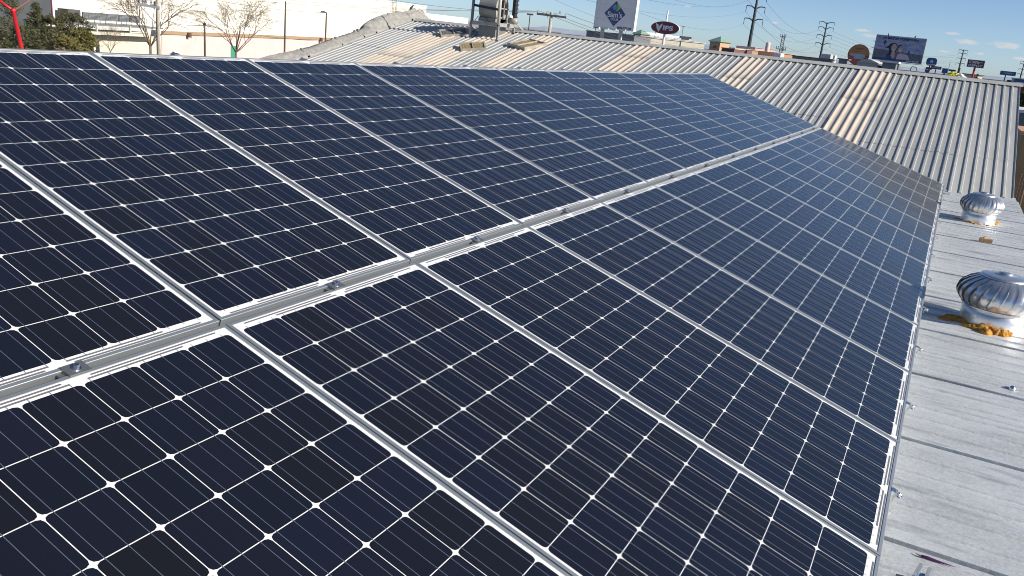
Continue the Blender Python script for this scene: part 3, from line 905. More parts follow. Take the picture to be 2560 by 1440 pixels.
tag(mb.build('loose_flap', M['rust'], None), 'small curled brown flap standing beside the perched pigeon', 'scrap')
# plastic film caught on the ridge
def film(px_, py_, r, m, label, seed):
    bm = bmesh.new(); bmesh.ops.create_icosphere(bm, subdivisions=4, radius=1)
    p = oncor(px_, py_); p = ridge(p.y) + Vector((.12, 0, .04))
    vs = []
    for v in bm.verts:
        k = 1 + .45 * noise.noise(Vector((v.co.x * 1.6 + seed, v.co.y * 1.6, v.co.z * 1.6))) + .25 * noise.noise(Vector((v.co.x * 4 + seed, v.co.y * 4, v.co.z * 4)))
        vs.append((p.x + v.co.x * r * k * .8, p.y + v.co.y * r * k * 1.3, p.z + max(-.2, v.co.z) * r * k))
    mb = MB(); mb.add(vs, [tuple(v.index for v in f.verts) for f in bm.faces]); bm.free()
    tag(mb.build('plastic_bag', m, None, True), label, 'plastic bag')
film(2383, 188, .085, M['yellow'], 'crumpled yellow plastic bag caught behind the ridge cap', 3)
film(2401, 190, .075, M['film'], 'crumpled clear white plastic bag beside the yellow one on the ridge', 8)

# ---------------------------------------------------------------- background helpers
def text(s, m, parent, x, z, width, y=-.02, height=None, bold=.0, shear=0.0, name='lettering', ex=.01):
    cu = bpy.data.curves.new('t', 'FONT')
    cu.body = s; cu.align_x = 'CENTER'; cu.align_y = 'CENTER'; cu.extrude = ex; cu.offset = bold; cu.shear = shear
    tmp = bpy.data.objects.new('t', cu); COL.objects.link(tmp)
    dg = bpy.context.evaluated_depsgraph_get()
    me = bpy.data.meshes.new_from_object(tmp.evaluated_get(dg))
    bpy.data.objects.remove(tmp); bpy.data.curves.remove(cu)
    xs = [v.co.x for v in me.vertices]; ys_ = [v.co.y for v in me.vertices]
    sx = width / (max(xs) - min(xs)); sy = sx if height is None else height / (max(ys_) - min(ys_))
    cx, cy = (max(xs) + min(xs)) / 2, (max(ys_) + min(ys_)) / 2
    for v in me.vertices:
        a, b, c = v.co
        v.co = (x + (a - cx) * sx, y - c, z + (b - cy) * sy)
    me.materials.clear(); me.materials.append(m)
    o = bpy.data.objects.new(name, me); COL.objects.link(o); o.parent = parent
    return o
FACE = R(-90)
def pole_thing(name, label, cat, px_, py_, D, rz=FACE, group=None):
    """Empty on the ground straight below the point; returns (root, s metres per pixel, local height of the point)"""
    p = at(px_, py_, D)
    root = thing(name, label, cat, (p.x, p.y, G), rz, group)
    return root, D / F, p.z - G
def ellipse(n, a, b, x=0, z=0, a0=0): return [(x + a * math.cos(a0 + 2 * math.pi * k / n), z + b * math.sin(a0 + 2 * math.pi * k / n)) for k in range(n)]
def rrect(w_, h_, r, x=0, z=0, n=6):
    out = []
    for cx, cz, a in ((w_ / 2 - r, h_ / 2 - r, 0), (-w_ / 2 + r, h_ / 2 - r, 90), (-w_ / 2 + r, -h_ / 2 + r, 180), (w_ / 2 - r, -h_ / 2 + r, 270)):
        for k in range(n + 1):
            t = R(a + 90 * k / n); out.append((x + cx + r * math.cos(t), z + cz + r * math.sin(t)))
    return out

# ---------------------------------------------------------------- roadside signs
# big white board with a blue diamond
r_, s, h = pole_thing('store_sign', 'large pale signboard with a blue diamond emblem on two white posts', 'sign', 1537.5, 34.5, 150)
W_, H_ = 102 * s / .95, 75 * s
mb = MB(); mb.box(-W_ / 2, W_ / 2, 0, 1.05, h - H_ / 2, h + H_ / 2); mb.build('board', [M['board_grey']], r_)
mb = MB(); mb.box(-W_ / 2 - .05, W_ / 2 + .05, -.05, -.002, h + H_ / 2 - .08, h + H_ / 2 + .03); mb.box(W_ / 2 - .04, W_ / 2 + .06, -.05, 1.1, h - H_ / 2, h + H_ / 2 + .03); mb.build('edge_trim', M['white'], r_)
dw, dh = 26.5 * s / .95, 30.5 * s
mb = MB(); mb.prism([(0, h + dh), (-dw, h), (0, h - dh), (dw, h)], -.03, -.005, 0); mb.build('diamond', M['navy'], r_)
mb = MB()
ez = h + dh * .50; e = .62
mb.prism([(-.15, ez + e * .9), (-.15 - e * .8, ez), (-.15, ez - e * .9), (-.15 + e * .8, ez)], -.05, -.032); mb.build('emblem', M['lightblue'], r_)
mb = MB()
mb.prism([(.08, ez + e), (.42, ez + e), (.42 + e * .85, ez), (.42, ez - e), (.08, ez - e), (.08 + e * .62, ez)], -.05, -.032); mb.build('emblem', M['lime'], r_)
text("Sam's", M['letter'], r_, 0, h - .14, 2.75, -.06, 1.02, .02)
text('CLUB', M['letter'], r_, .05, h - .95, 1.45, -.06, .36, .02)
text('sams.com.mx', M['letter_dark'], r_, W_ / 2 - 1.75, h - H_ / 2 + .38, 2.7, -.03, .36, .02)
for px_ in (-2.15, 1.35):
    mb = MB(); mb.bar((px_, .5, 0), (px_, .5, h - H_ / 2), .55, .55); mb.build('post', M['dirty_white'], r_)
for px_ in (-2.6, -.9, .6, 2.4):
    mb = MB(); mb.bar((px_, .1, h - H_ / 2 + .05), (px_, -1.1, h - H_ / 2 - .05), .12, .12); mb.box(px_ - .45, px_ + .45, -1.35, -1.05, h - H_ / 2 - .12, h - H_ / 2 + .15); mb.build('floodlight', M['white'], r_)

# maroon oval on a white mast
r_, s, h = pole_thing('oval_sign', 'maroon oval restaurant sign with white letters on a tall white pole', 'sign', 1662.5, 69.5, 120)
a, b = 34 * s / .95, 14.6 * s
mb = MB(); mb.prism(ellipse(48, a * 1.03, b * 1.06, 0, h), 0, .42); mb.build('rim', M['white'], r_)
mb = MB(); mb.prism(ellipse(48, a, b, 0, h), -.03, -.003); mb.build('face', M['maroon'], r_)
mb = MB(); mb.prism([(-1.38, h + .52), (-.98, h + .30), (-.90, h - .12), (-.78, h + .32), (-.42, h + .52), (-.52, h + .05), (-.90, h - .62), (-1.24, h - .05)], -.06, -.032); mb.build('lettering', M['letter'], r_)
text('IPS', M['letter'], r_, .45, h - .02, 1.45, -.06, .66, .045)
mb = MB(); mb.tube([(0, .2, 0), (0, .2, h - b)], .17, 14); mb.tube([(0, .2, h + b), (0, .2, h + b + 26 * s)], .12, 14); mb.build('pole', M['white'], r_)

# round amber and red sign
r_, s, h = pole_thing('round_sign', 'round amber and brick red restaurant sign with worn blue lettering', 'sign', 2146, 137, 105)
rr = 25.5 * s
mb = MB(); mb.prism(ellipse(48, rr, rr, 0, h), 0, .4); mb.build('rim', M['brown_wall'], r_)
mb = MB()
up_ = [(x, z) for x, z in ellipse(48, rr * .94, rr * .94, 0, h) if z >= h - .12]
mb.prism(sorted(up_, key=lambda p: math.atan2(p[1] - h + .2, p[0])), -.03, -.003); mb.build('face', M['amber'], r_)
mb = MB()
lo_ = [(x, z) for x, z in ellipse(48, rr * .94, rr * .94, 0, h) if z < h - .12]
mb.prism(sorted(lo_, key=lambda p: math.atan2(p[1] - h - .2, p[0]) % (2 * math.pi)), -.03, -.003); mb.build('face', M['brick_red'], r_)
mb = MB()
mb.prism([(-1.02, h - .02), (-.95, h + .12), (-.2, h + .06), (.0, h + .16), (.66, h + .08), (.80, h + .12), (.78, h - .28), (.6, h - .34), (.55, h - .50), (-.40, h - .50), (-.55, h - .2), (-.95, h - .14)], -.05, -.032); mb.build('lettering', M['pale_blue'], r_)
mb = MB()
mb.prism([(-.5, h + .72), (.3, h + .82), (.75, h + .78), (.4, h + .66), (-.3, h + .62)], -.05, -.032); mb.prism([(-.5, h + .36), (.2, h + .50), (.26, h + .44), (-.4, h + .30)], -.05, -.032)
mb.build('emblem', M['brown_wall'], r_)
mb = MB(); mb.tube([(0, .2, 0), (0, .2, h - rr)], .22, 12); mb.build('pole', M['brown_wall'], r_)

# billboard
r_, s, h = pole_thing('billboard', 'large blue billboard showing two smiling women below a Spanish headline', 'billboard', 2247.3, 123, 200)
W_, H_ = 114.5 * s, 58.5 * s
mb = MB(); mb.box(-W_ / 2 - .12, W_ / 2 + .12, 0, .5, h - H_ / 2 - .1, h + H_ / 2 + .12); mb.build('board', M['dirty_white'], r_)
def L_(u, v): return (-W_ / 2 + u * W_, h + H_ / 2 - v * H_)          # u right, v down, 0..1
mb = MB()
mb.prism([L_(0, .55), L_(1, .66), L_(1, 0), L_(0, 0)], -.03, -.002, 0)
mb.prism([L_(0, .55), L_(0, .93), L_(1, .93), L_(1, .66)], -.03, -.002, 1)
mb.prism([L_(0, .90), L_(0, 1), L_(1, 1), L_(1, .90)], -.034, -.031, 2)
mb.build('poster', [M['print_sky'], M['print_land'], M['navy']], r_)
mb = MB()
mb.prism([L_(u, v) for u, v in ((.22, .50), (.27, .42), (.30, .32), (.36, .26), (.42, .27), (.46, .36), (.46, .55), (.44, .72), (.47, .92), (.28, .92), (.27, .80), (.31, .68), (.30, .52), (.26, .50))], -.040, -.036, 0)       # long dark hair
mb.prism([(x, z) for x, z in ellipse(20, .055 * W_, .155 * H_, *L_(.395, .46))], -.046, -.042, 1)
mb.prism([L_(u, v) for u, v in ((.37, .58), (.43, .58), (.45, .90), (.35, .90))], -.045, -.041, 1)
mb.prism([L_(u, v) for u, v in ((.35, .76), (.40, .90), (.30, .91), (.26, .88), (.28, .80))], -.050, -.047, 3)
mb.prism([(x, z) for x, z in ellipse(20, .052 * W_, .150 * H_, *L_(.515, .46))], -.043, -.037, 0)
mb.prism([(x, z) for x, z in ellipse(20, .046 * W_, .135 * H_, *L_(.53, .50))], -.048, -.044, 1)
mb.prism([L_(u, v) for u, v in ((.48, .92), (.50, .72), (.55, .66), (.62, .68), (.70, .72), (.76, .90))], -.047, -.0435, 2)
for u in (.395, .53): mb.prism([(x, z) for x, z in ellipse(10, .022 * W_, .02 * H_, *L_(u, .555))], -.053, -.050, 4)
for u in (.375, .412, .513, .548): mb.prism([(x, z) for x, z in ellipse(8, .009 * W_, .012 * H_, *L_(u, .43))], -.053, -.050, 0)
mb.prism(ellipse(16, .032 * W_, .065 * H_, *L_(.19, .25)), -.045, -.04, 5); mb.prism([L_(u, v) for u, v in ((.165, .29), (.215, .29), (.195, .38), (.185, .38))], -.044, -.0395, 5)
mb.prism([L_(u, v) for u, v in ((.69, .70), (.70, .57), (.715, .50), (.73, .57), (.735, .70))], -.045, -.04, 5)
mb.build('printed_figures', [M['hair'], M['skin_a'], M['print_pink'], M['navy'], M['letter'], M['navy']], r_)
text('LA MAYOR COBERTURA', M['letter_dark'], r_, L_(.50, 0)[0], L_(0, .085)[1], .72 * W_, -.05, .10 * H_, .06)
text('telcel 4GLTE', M['letter'], r_, L_(.82, 0)[0], L_(0, .945)[1], .26 * W_, -.06, .06 * H_, .02, .3)
mb = MB(); mb.bar((-W_ / 2 - .6, -.5, h - H_ / 2 - .25), (W_ / 2 + .5, -.5, h - H_ / 2 - .25), .9, .12); mb.build('catwalk', M['mid'], r_)
mb = MB(); mb.tube([(.6, .9, 0), (.6, .9, h - H_ / 2)], .42, 16); mb.build('post', M['mid'], r_)
for k in range(3):
    mb = MB(); mb.bar((-W_ / 2 - .1, .2, h - H_ / 2 + 1 + k * 1.5), (-W_ / 2 - .7, .2, h - H_ / 2 + 1.1 + k * 1.5), .09, .09); mb.build('side_bracket', M['dark'], r_)
p = at(2222, 90, 200)
bird('perched_bird', 'dark bird perched on top of the billboard, on its left half', (p.x, p.y, p.z - .15), R(120), 2.6, 20)
p = at(2286, 95, 200)
bird('perched_bird', 'dark bird perched on top of the billboard, on its right half', (p.x, p.y, p.z - .2), R(-120), 2.8, 25)

# blue star sign
r_, s, h = pole_thing('star_sign', 'rounded blue petrol station sign with a white star', 'sign', 2329, 154.5, 150)
mb = MB(); mb.prism(rrect(24.5 * s, 19.5 * s, 7 * s, 0, h), 0, .35); mb.build('rim', M['dirty_white'], r_)
mb = MB(); mb.prism(rrect(23 * s, 18 * s, 6.5 * s, 0, h), -.03, -.003); mb.build('face', M['signblue'], r_)
mb = MB(); mb.prism([((3.9 if k % 2 == 0 else 1.6) * s * 1.35 * math.sin(math.pi * k / 5), h + .8 * s + (3.9 if k % 2 == 0 else 1.6) * s * 1.35 * math.cos(math.pi * k / 5)) for k in range(9, -1, -1)], -.06, -.032); mb.build('star', M['letter'], r_)
mb = MB(); mb.box(-.65, .65, -.05, -.032, h - .52, h - .40); mb.build('lettering', M['letter'], r_)
mb = MB(); mb.tube([(-.15, .2, 0), (-.15, .2, h - 9 * s)], .12, 10); mb.build('pole', M['dark'], r_)
# small signs round it
r_, s, h = pole_thing('maroon_sign', 'narrow maroon sign on a thin post below the blue star sign', 'sign', 2340.5, 169.5, 140)
mb = MB(); mb.box(-12 * s, 12 * s, 0, .25, h - 3.6 * s, h + 3.6 * s); mb.build('board', M['maroon'], r_)
mb = MB(); mb.prism(rrect(18 * s, 3 * s, 1.2 * s, 0, h), -.03, -.003); mb.build('lettering', M['pale_blue'], r_)
mb = MB(); mb.bar((0, .1, 0), (0, .1, h - 3.6 * s), .14, .14); mb.build('pole', M['dark'], r_)
r_, s, h = pole_thing('sign_cluster', 'stepped stack of grey blue sign boxes left of the maroon sign', 'sign', 2319, 175, 145)
mb = MB(); mb.box(-6 * s, 5 * s, 0, .5, h - 5 * s, h + 1 * s); mb.box(-8 * s, 2 * s, -.1, -.004, h + 1.5 * s, h + 3 * s); mb.build('lower_box', M['signblue'], r_)
mb = MB(); mb.box(-5 * s, 9 * s, 0, .5, h + 1.4 * s, h + 7 * s); mb.build('upper_box', M['maroon'], r_)
mb = MB(); mb.bar((0, .2, 0), (0, .2, h - 5 * s), .4, .4); mb.build('post', M['mid'], r_)
r_, s, h = pole_thing('blue_board', 'square dark blue board on a short post near the yellow bag', 'sign', 2362, 177, 130)
mb = MB(); mb.box(-6.5 * s, 6.5 * s, 0, .3, h - 6 * s, h + 6 * s); mb.build('board', M['signblue'], r_)
mb = MB(); mb.box(-3.5 * s, .5 * s, -.03, -.003, h + .5 * s, h + 1.4 * s); mb.build('lettering', M['pale_blue'], r_)
mb = MB(); mb.bar((0, .1, 0), (0, .1, h - 6 * s), .2, .2); mb.build('post', M['dark'], r_)
r_, s, h = pole_thing('dark_board', 'low dark grey board behind the yellow plastic bag', 'sign', 2380.5, 176, 135)
mb = MB(); mb.box(-8 * s, 8 * s, 0, .3, h - 2.2 * s, h + 2.2 * s); mb.build('board', M['window'], r_)
mb = MB(); mb.bar((0, .1, 0), (0, .1, h - 2.2 * s), .2, .2); mb.build('post', M['dark'], r_)
r_, s, h = pole_thing('antenna_mast', 'very thin pale mast between the blue boards', 'mast', 2372, 170, 130)
mb = MB(); mb.tube([(0, 0, 0), (0, 0, h + 15 * s)], .04, 6); mb.build('pole', M['mid'], r_)
r_, s, h = pole_thing('short_post', 'short dark post behind the clear plastic bag', 'post', 2399, 175, 110)
mb = MB(); mb.tube([(0, 0, 0), (0, 0, h + 5 * s)], .085, 8); mb.build('pole', M['pole_wood'], r_)
# dull red sign on a red post
r_, s, h = pole_thing('red_sign', 'dull red office shop sign with white letters on a red post', 'sign', 2439.5, 159.5, 130)
W_, H_ = 36.5 * s, 16.5 * s
mb = MB(); mb.box(-W_ / 2 - .06, W_ / 2 + .06, 0, .35, h - H_ / 2 - .06, h + H_ / 2 + .06); mb.build('rim', M['pale_blue'], r_)
mb = MB(); mb.box(-W_ / 2, W_ / 2, -.03, -.003, h - H_ / 2, h + H_ / 2); mb.build('board', M['depot'], r_)
text('Office', M['letter'], r_, 0, h + .22, W_ * .86, -.05, .42, .03)
text('DEPOT', M['letter'], r_, 0, h - .28, W_ * .86, -.05, .36, .03)
mb = MB(); mb.tube([(0, .2, 0), (0, .2, h - H_ / 2)], .15, 12); mb.build('pole', M['red'], r_)
# blue board at the far right
r_, s, h = pole_thing('far_blue_sign', 'wide blue signboard on a leaning post near the right edge', 'sign', 2520, 183.5, 160)
mb = MB(); mb.box(-17.5 * s, 17.5 * s, 0, .4, h - 5 * s, h + 5 * s); mb.build('board', M['signblue'], r_)
mb = MB(); mb.prism(rrect(19 * s, 3 * s, 1 * s, 0, h + .5 * s), -.03, -.003); mb.build('lettering', M['pale_blue'], r_)
mb = MB(); mb.bar((-.3, .2, h - 5 * s), (-.5, .2, 0), .2, .2); mb.build('pole', M['signblue'], r_)

# ---------------------------------------------------------------- pylons
def pylon(label, top, base_px, D, arms, aw, rad, drop=.18):
    p = at(base_px[0], base_px[1], D)
    root = thing('power_pylon', label, 'pylon', (p.x, p.y, G), R(-65), 'steel pylons of the power line')
    s = D / F
    ht = at(top[0], top[1], D).z - G
    mb = MB(); mb.tube([(0, 0, 0), (0, 0, ht * .5), (0, 0, ht)], [rad * 1.5, rad * 1.1, rad * .6], 10); mb.build('mast', M['pole_dark'], root)
    ends = []
    for py_ in arms:
        px_ = base_px[0] + (top[0] - base_px[0]) * (base_px[1] - py_) / (base_px[1] - top[1])
        z = at(px_, py_, D).z - G
        for sx in (-1, 1):
            w_ = aw * s / 2
            mb = MB(); mb.tube([(0, 0, z), (sx * w_ * .45, 0, z + w_ * .26), (sx * w_ * .96, 0, z + w_ * .26), (sx * w_, 0, z + w_ * .20)], [rad * .55, rad * .45, rad * .35, rad * .3], 6); mb.build('arm', M['pole_dark'], root)
            mb = MB(); mb.tube([(sx * w_, 0, z + w_ * .2), (sx * w_ * 1.0, 0, z - w_ * drop)], rad * .22, 6); mb.build('insulator', M['pole_dark'], root)
            loc = Matrix.Translation((p.x, p.y, G)) @ Matrix.Rotation(R(-65), 4, 'Z') @ Vector((sx * w_, 0, z - w_ * drop))
            ends.append(loc)
    return ends
e1 = pylon('tallest dark pylon, its top cut off by the upper edge of the photo', (1899, -40), (1869.5, 133), 276, (-4, 24, 54), 46, .46, .38)
e2 = pylon('dark four armed pylon left of the round sign', (2068, 57), (2049, 150), 375, (61, 74, 93, 113), 37, .40)
e3 = pylon('slender distant pylon rising behind the plastic bags', (2405, 124), (2393, 190), 500, (128, 136, 148.5, 161), 22, .42)
e4 = pylon('faint distant pylon cut off by the right edge of the photo', (2560, 152), (2547, 208), 560, (156, 162, 175, 187), 19, .40)
def wire(label, a, b, sagm, r=.02, m=None, group='overhead power lines', n=18):
    pts = [Vector(a).lerp(Vector(b), i / n) - Vector((0, 0, sagm * 4 * (i / n) * (1 - i / n))) for i in range(n + 1)]
    mb = MB(); mb.tube(pts, r, 5)
    tag(mb.build('power_line', m or M['wire'], None, True), label, 'power line', group)
lv = ['second', 'third', 'lowest']
for i in range(3):
    for j, side in enumerate(('left', 'right')):
        wire(f'power line between the two tallest pylons, {side} side, {["top", "middle", "lower"][i]} arms', e1[i * 2 + j], e2[(i + 1) * 2 + j], 5.0, .034)
for i in range(1, 4):
    for j, side in enumerate(('left', 'right')):
        wire(f'faint power line right of the four armed pylon, {side} side, {lv[i - 1]} arms', e2[i * 2 + j], e3[i * 2 + j], 5.0, .036)

# ---------------------------------------------------------------- lamp posts and the near utility pole
def lamp(label, top, base_px, D, head, rad=.07, m='pole_dark', arm=0.0):
    p = at(*base_px, D)
    root = thing('street_lamp', label, 'street lamp', (p.x, p.y, G), R(-64))
    z = at(*top, D).z - G
    s = D / F
    mb = MB(); mb.tube([(0, 0, 0), (0, 0, z)], [rad, rad * .75], 10); mb.build('pole', M[m], root)
    if head == 'T':
        mb = MB(); mb.box(-arm * s, arm * s, -.2, .2, z, z + .16); mb.build('lamp_head', M[m], root)
    elif head == 'L':
        mb = MB(); mb.tube([(0, 0, z), (-arm * s * .5, 0, z + .05)], rad * .6, 8); mb.build('arm', M[m], root)
        mb = MB(); mb.prism([(-arm * s, z - .04), (-arm * s * .4, z - .06), (-arm * s * .4, z + .1), (-arm * s * .8, z + .08)], -.12, .12); mb.build('lamp_head', M['mid'], root)
    return root
lamp('dark lamp post with a flat double head right of the exhaust blower', (1325, 38), (1321, 78), 95, 'T', .07, 'pole_dark', 8)
lamp('short dark lamp post with a flat head under the diamond emblem signboard', (1488, 70), (1486, 92), 125, 'T', .07, 'pole_dark', 5)
lamp('thin distant lamp post right of the maroon oval sign', (1708.5, 68), (1702, 108), 190, 'T', .09, 'mid', 3)
lamp('thin distant lamp post between the signboard and the maroon oval sign', (1638, 82), (1635, 104), 200, 'T', .08, 'mid', 1)
lamp('thin distant lamp post just right of the diamond emblem signboard', (1564.5, 79), (1562, 100), 200, 'T', .08, 'mid', 1)
lamp('tall plain dark pole standing before the white store wall', (712, 3), (711, 143), 62, 'N', .075, 'pole_wood')
lamp('street lamp with a single arm before the white store wall', (815, 31), (813, 122), 66, 'L', .075, 'pole_wood', 15)
p = at(1374, 78, 60)
up_ = thing('utility_pole', 'concrete utility pole with a dark wooden crossarm behind the ridge', 'utility pole', (p.x, p.y, G), R(-64 + 5))
s = 60 / F
z = at(1378, 31, 60).z - G; zc_ = at(1377, 39, 60).z - G
mb = MB(); mb.tube([(0, 0, 0), (0, 0, z)], [.15, .105], 14); mb.build('pole', M['pole_concrete'], up_, True)
mb = MB(); mb.bar((-37 * s, -.14, zc_ + .02), (37 * s, -.14, zc_ - .02), .10, .14); mb.build('crossarm', M['pole_dark'], up_)
ins = []
for x in (-35, -12, 34):
    mb = MB(); mb.lathe([(.02, zc_ + .08), (.045, zc_ + .12), (.02, zc_ + .16), (.045, zc_ + .2), (.015, zc_ + .25)], 10, 0, Matrix.Translation((x * s, -.14, 0))); mb.build('insulator', M['pole_concrete'], up_)
    ins.append(Matrix.Translation((p.x, p.y, G)) @ Matrix.Rotation(R(-59), 4, 'Z') @ Vector((x * s, -.14, zc_ + .25)))
mb = MB(); mb.bar((-9 * s, -.18, zc_ + .04), (-9 * s, -.18, zc_ - .16), .05, .05); mb.build('fuse', M['dark'], up_)
pb = at(1400, 33, 60)
bird('perched_bird', 'small dark bird perched on the utility pole crossarm', (pb.x, pb.y, pb.z - .05), R(40), .8, 20)
ends = [at(560, -6, 60), at(640, 2, 60), at(880, -8, 60)]
for i in range(3):
    wire(f'pale cable running left from the utility pole past the blower, {["highest", "middle", "lowest"][i]} at the pole', ins[i], at(*((637, 2), (700, -2), (960, -3))[i], 60), .25, .012, M['pale_wire'])
    wire(f'power line falling right from the utility pole, {["left", "middle", "right"][i]} insulator', ins[i], at(*((1740, 122), (1760, 118), (1790, 112))[i], 170), 1.2, .015)
for i, (a, b, sg) in enumerate((((1380, -4), (1640, 84), .6), ((1448, -4), (1800, 62), 1.2), ((1606, -3), (1800, 26), .8), ((1676, -3), (1850, 26), .8), ((1598, 32), (1850, 56), 1.2))):
    wire(('thin power line crossing the sky left of the signboard', 'thin power line from behind the signboard to the tallest pylon', 'thin power line sloping above the maroon oval sign', 'thin power line at the top of the sky left of the tallest pylon', 'thin power line crossing the sky just above the maroon oval sign')[i], at(*a, 110), (at(*b, 170), e1[2], e1[0], e1[0], e1[4])[i], (sg, 2, 1.5, 1.5, 2)[i], .016)

# ---------------------------------------------------------------- distant buildings along the horizon
def far_box(name, label, x0, y0, x1, y1, D, dep, m, roof=None, cat='building', rz=None, extra=None):
    if rz is None and D < 110: rz = FACE
    if rz is None: rz = R(-52) if m in (M['cream'], M['peach'], M['pink'], M['white'], M['dirty_white'], M['roofing']) else FACE
    c = at((x0 + x1) / 2, (y0 + y1) / 2, D)
    root = thing(name, label, cat, (c.x, c.y, G), rz)
    root['kind'] = 'thing'
    s = D / F
    wv_ = (x1 - x0) * s / 2; top = at((x0 + x1) / 2, y0, D).z - G
    mb = MB(); mb.box(-wv_, wv_, 0, dep, 0, top); mb.build('wall', m, root)
    if roof is not None:
        mb = MB(); mb.box(-wv_ - .15, wv_ + .15, -.2, dep + .2, top + .003, top + max(.12, .9 * s)); mb.build('roof_edge', roof, root)
    return root, s, wv_, top
def tower(label, cx, y_eave, w_px, D):
    r_, s, wv_, top = far_box('corner_tower', label, cx - w_px / 2, y_eave, cx + w_px / 2, y_eave + 26, D, w_px * s0(D), M['peach'], M['cream'])
    dep = w_px * D / F
    mb = MB()
    e = wv_ + .4
    hz = top + .02 + max(.12, .9 * s)
    mb.add([(-e, -.4, hz), (e, -.4, hz), (e, dep + .4, hz), (-e, dep + .4, hz), (0, dep / 2, hz + e * .62)], [(0, 1, 4), (1, 2, 4), (2, 3, 4), (3, 0, 4), (3, 2, 1, 0)])
    mb.build('pyramid_roof', M['green_roof'], r_)
    mb = MB(); mb.box(-wv_ - .06, -wv_ - .004, dep * .25, dep * .75, top * .62, top * .86); mb.box(wv_ + .004, wv_ + .06, dep * .25, dep * .75, top * .62, top * .86); mb.build('window', M['window'], r_)
    mb = MB(); mb.box(-wv_ * .25, wv_ * .35, -.06, -.004, top - 14 * s, top - 8 * s); mb.build('window', M['window'], r_)
    return r_
def s0(D): return D / F
TW = R(-118)
for lab, cx, ye, wpx, D in (('peach corner tower with a pale green pyramid roof left of the oval sign', 1591, 86, 27, 180), ('peach corner tower with a pale green pyramid roof right of the oval sign', 1786, 105, 34, 175)):
    t = tower(lab, cx, ye, wpx, D); t.rotation_euler.z = TW; t['group'] = 'corner towers of the distant mall'
far_box('mall_block', 'long cream mall building behind the oval sign pole', 1606, 101, 1765, 128, 190, 14, M['cream'], M['white'])
# parking deck with railings on top of the mall
r_, s, wv_, top = far_box('parking_deck', 'pale parking structure with open railings behind the oval sign', 1606, 97, 1740, 112, 215, 30, M['roofing'], M['white'])
for k in range(3):
    mb = MB(); mb.box(-wv_ + k * 1.2, wv_, 3 + k * 7, 3.3 + k * 7, top + .4 + k * .30, top + .62 + k * .30); 
    for j in range(16): mb.box(-wv_ + k * 1.2 + j * .85, -wv_ + k * 1.2 + j * .85 + .1, 3.05 + k * 7, 3.2 + k * 7, top, top + .4 + k * .3)
    mb.build('railing', M['white'], r_)
mb = MB(); mb.box(wv_ - 3.4, wv_ - .6, 1.0, 2.2, top + .5, top + 1.0); mb.box(wv_ - 2.8, wv_ - 1.2, 1.0, 2.0, top, top + .5); mb.build('roof_unit', M['dark'], r_)
far_box('dark_shed', 'low grey blue flat building left of the first corner tower', 1460, 83, 1588, 110, 165, 10, M['louvre'], M['mid'])
far_box('low_building', 'long low grey roof just behind the ridge right of the blower', 1286, 77, 1400, 96, 120, 12, M['roofing'], M['louvre'])
far_box('brown_wing', 'dark brown brick wing right of the second corner tower', 1803, 121, 1834, 146, 165, 9, M['brown_wall'], M['cream'])
far_box('peach_wing', 'peach mall wing in front of the tallest pylon', 1834, 124, 1896, 150, 185, 9, M['peach'], M['cream'])
far_box('brown_block', 'small dark brown block just left of the tallest pylon', 1857, 125, 1866, 148, 178, 5, M['brown_wall'], None)
far_box('pink_building', 'pink and white striped building behind the pink cylinder', 1884, 122, 1941, 150, 230, 12, M['pink'], M['pink'])
for k in range(9):
    x0 = 1886 + k * 6
r_, s, h = pole_thing('pink_cylinder', 'tall pink rounded tower standing before the striped building', 'tower', 1919, 118, 205)
mb = MB(); mb.lathe([(.56, 0), (.56, h + 7 * s), (.52, h + 10 * s), (.35, h + 12 * s), (0, h + 12.6 * s)], 20); mb.build('shell', M['pink'], r_, True)
far_box('small_white_kiosk', 'small white box building at the foot of the lattice antenna', 1950, 134, 1960, 152, 160, 3, M['white'], None)
far_box('peach_shop', 'long peach shop building right of the lattice antenna', 1938, 135, 1988, 160, 190, 10, M['peach'], M['cream'])
far_box('dark_roofed_building', 'thin dark flat roof left of the four armed pylon', 1980, 143.5, 2062, 165, 180, 12, M['mid'], M['dark'])
r_, s, wv_, top = far_box('roof_tank', 'pale boxy rooftop unit at the foot of the four armed pylon', 2052, 135, 2074, 166, 100, 2.2, M['dirty_white'], None, 'roof unit')
far_box('white_unit', 'bright white rooftop unit beside the pale boxy one', 2074, 138, 2085, 166, 104, 1.5, M['white'], None, 'roof unit')
far_box('low_grey_block', 'low grey block below the pale rooftop units', 2050, 149, 2077, 168, 92, 2.5, M['louvre'], M['mid'], 'block')
far_box('grey_unit', 'dark grey rooftop air conditioner left of the round sign', 2096, 149, 2116, 170, 90, 2.0, M['louvre'], M['mid'], 'roof unit')
r_, s, wv_, top = far_box('vaulted_building', 'low pale building with a gently curved roof below the round sign', 2142, 157, 2192, 178, 60, 6, M['dirty_white'], None)
mb = MB(); mb.prism([(-wv_, top + .003), (wv_ + .1, top + .003), (wv_ * .75, top + .12), (wv_ * .2, top + .26), (-wv_ * .5, top + .22)], -.1, 6); mb.build('roof', M['roofing'], r_)
far_box('grey_hut', 'plain grey box with a white side standing before the billboard post', 2205, 157, 2237, 182, 56, 1.6, M['louvre'], M['white'], 'roof unit')
far_box('small_dark_unit', 'small dark unit between the curved roof and the grey box', 2193, 163, 2205, 180, 57, 1.2, M['dark'], None, 'roof unit')
r_, s, wv_, top = far_box('brown_bush_house', 'small brown and white house roof right of the red post', 2442, 189, 2456, 206, 150, 4, M['cream'], M['brown_wall'])
far_box('teal_unit', 'small dark teal block near the right edge of the ridge', 2517, 200, 2527, 215, 140, 3, M['window'], None, 'block')
far_box('grey_blue_shop', 'low grey blue shop at the right end of the ridge', 2536, 198, 2568, 222, 120, 8, M['signblue'], M['white'])
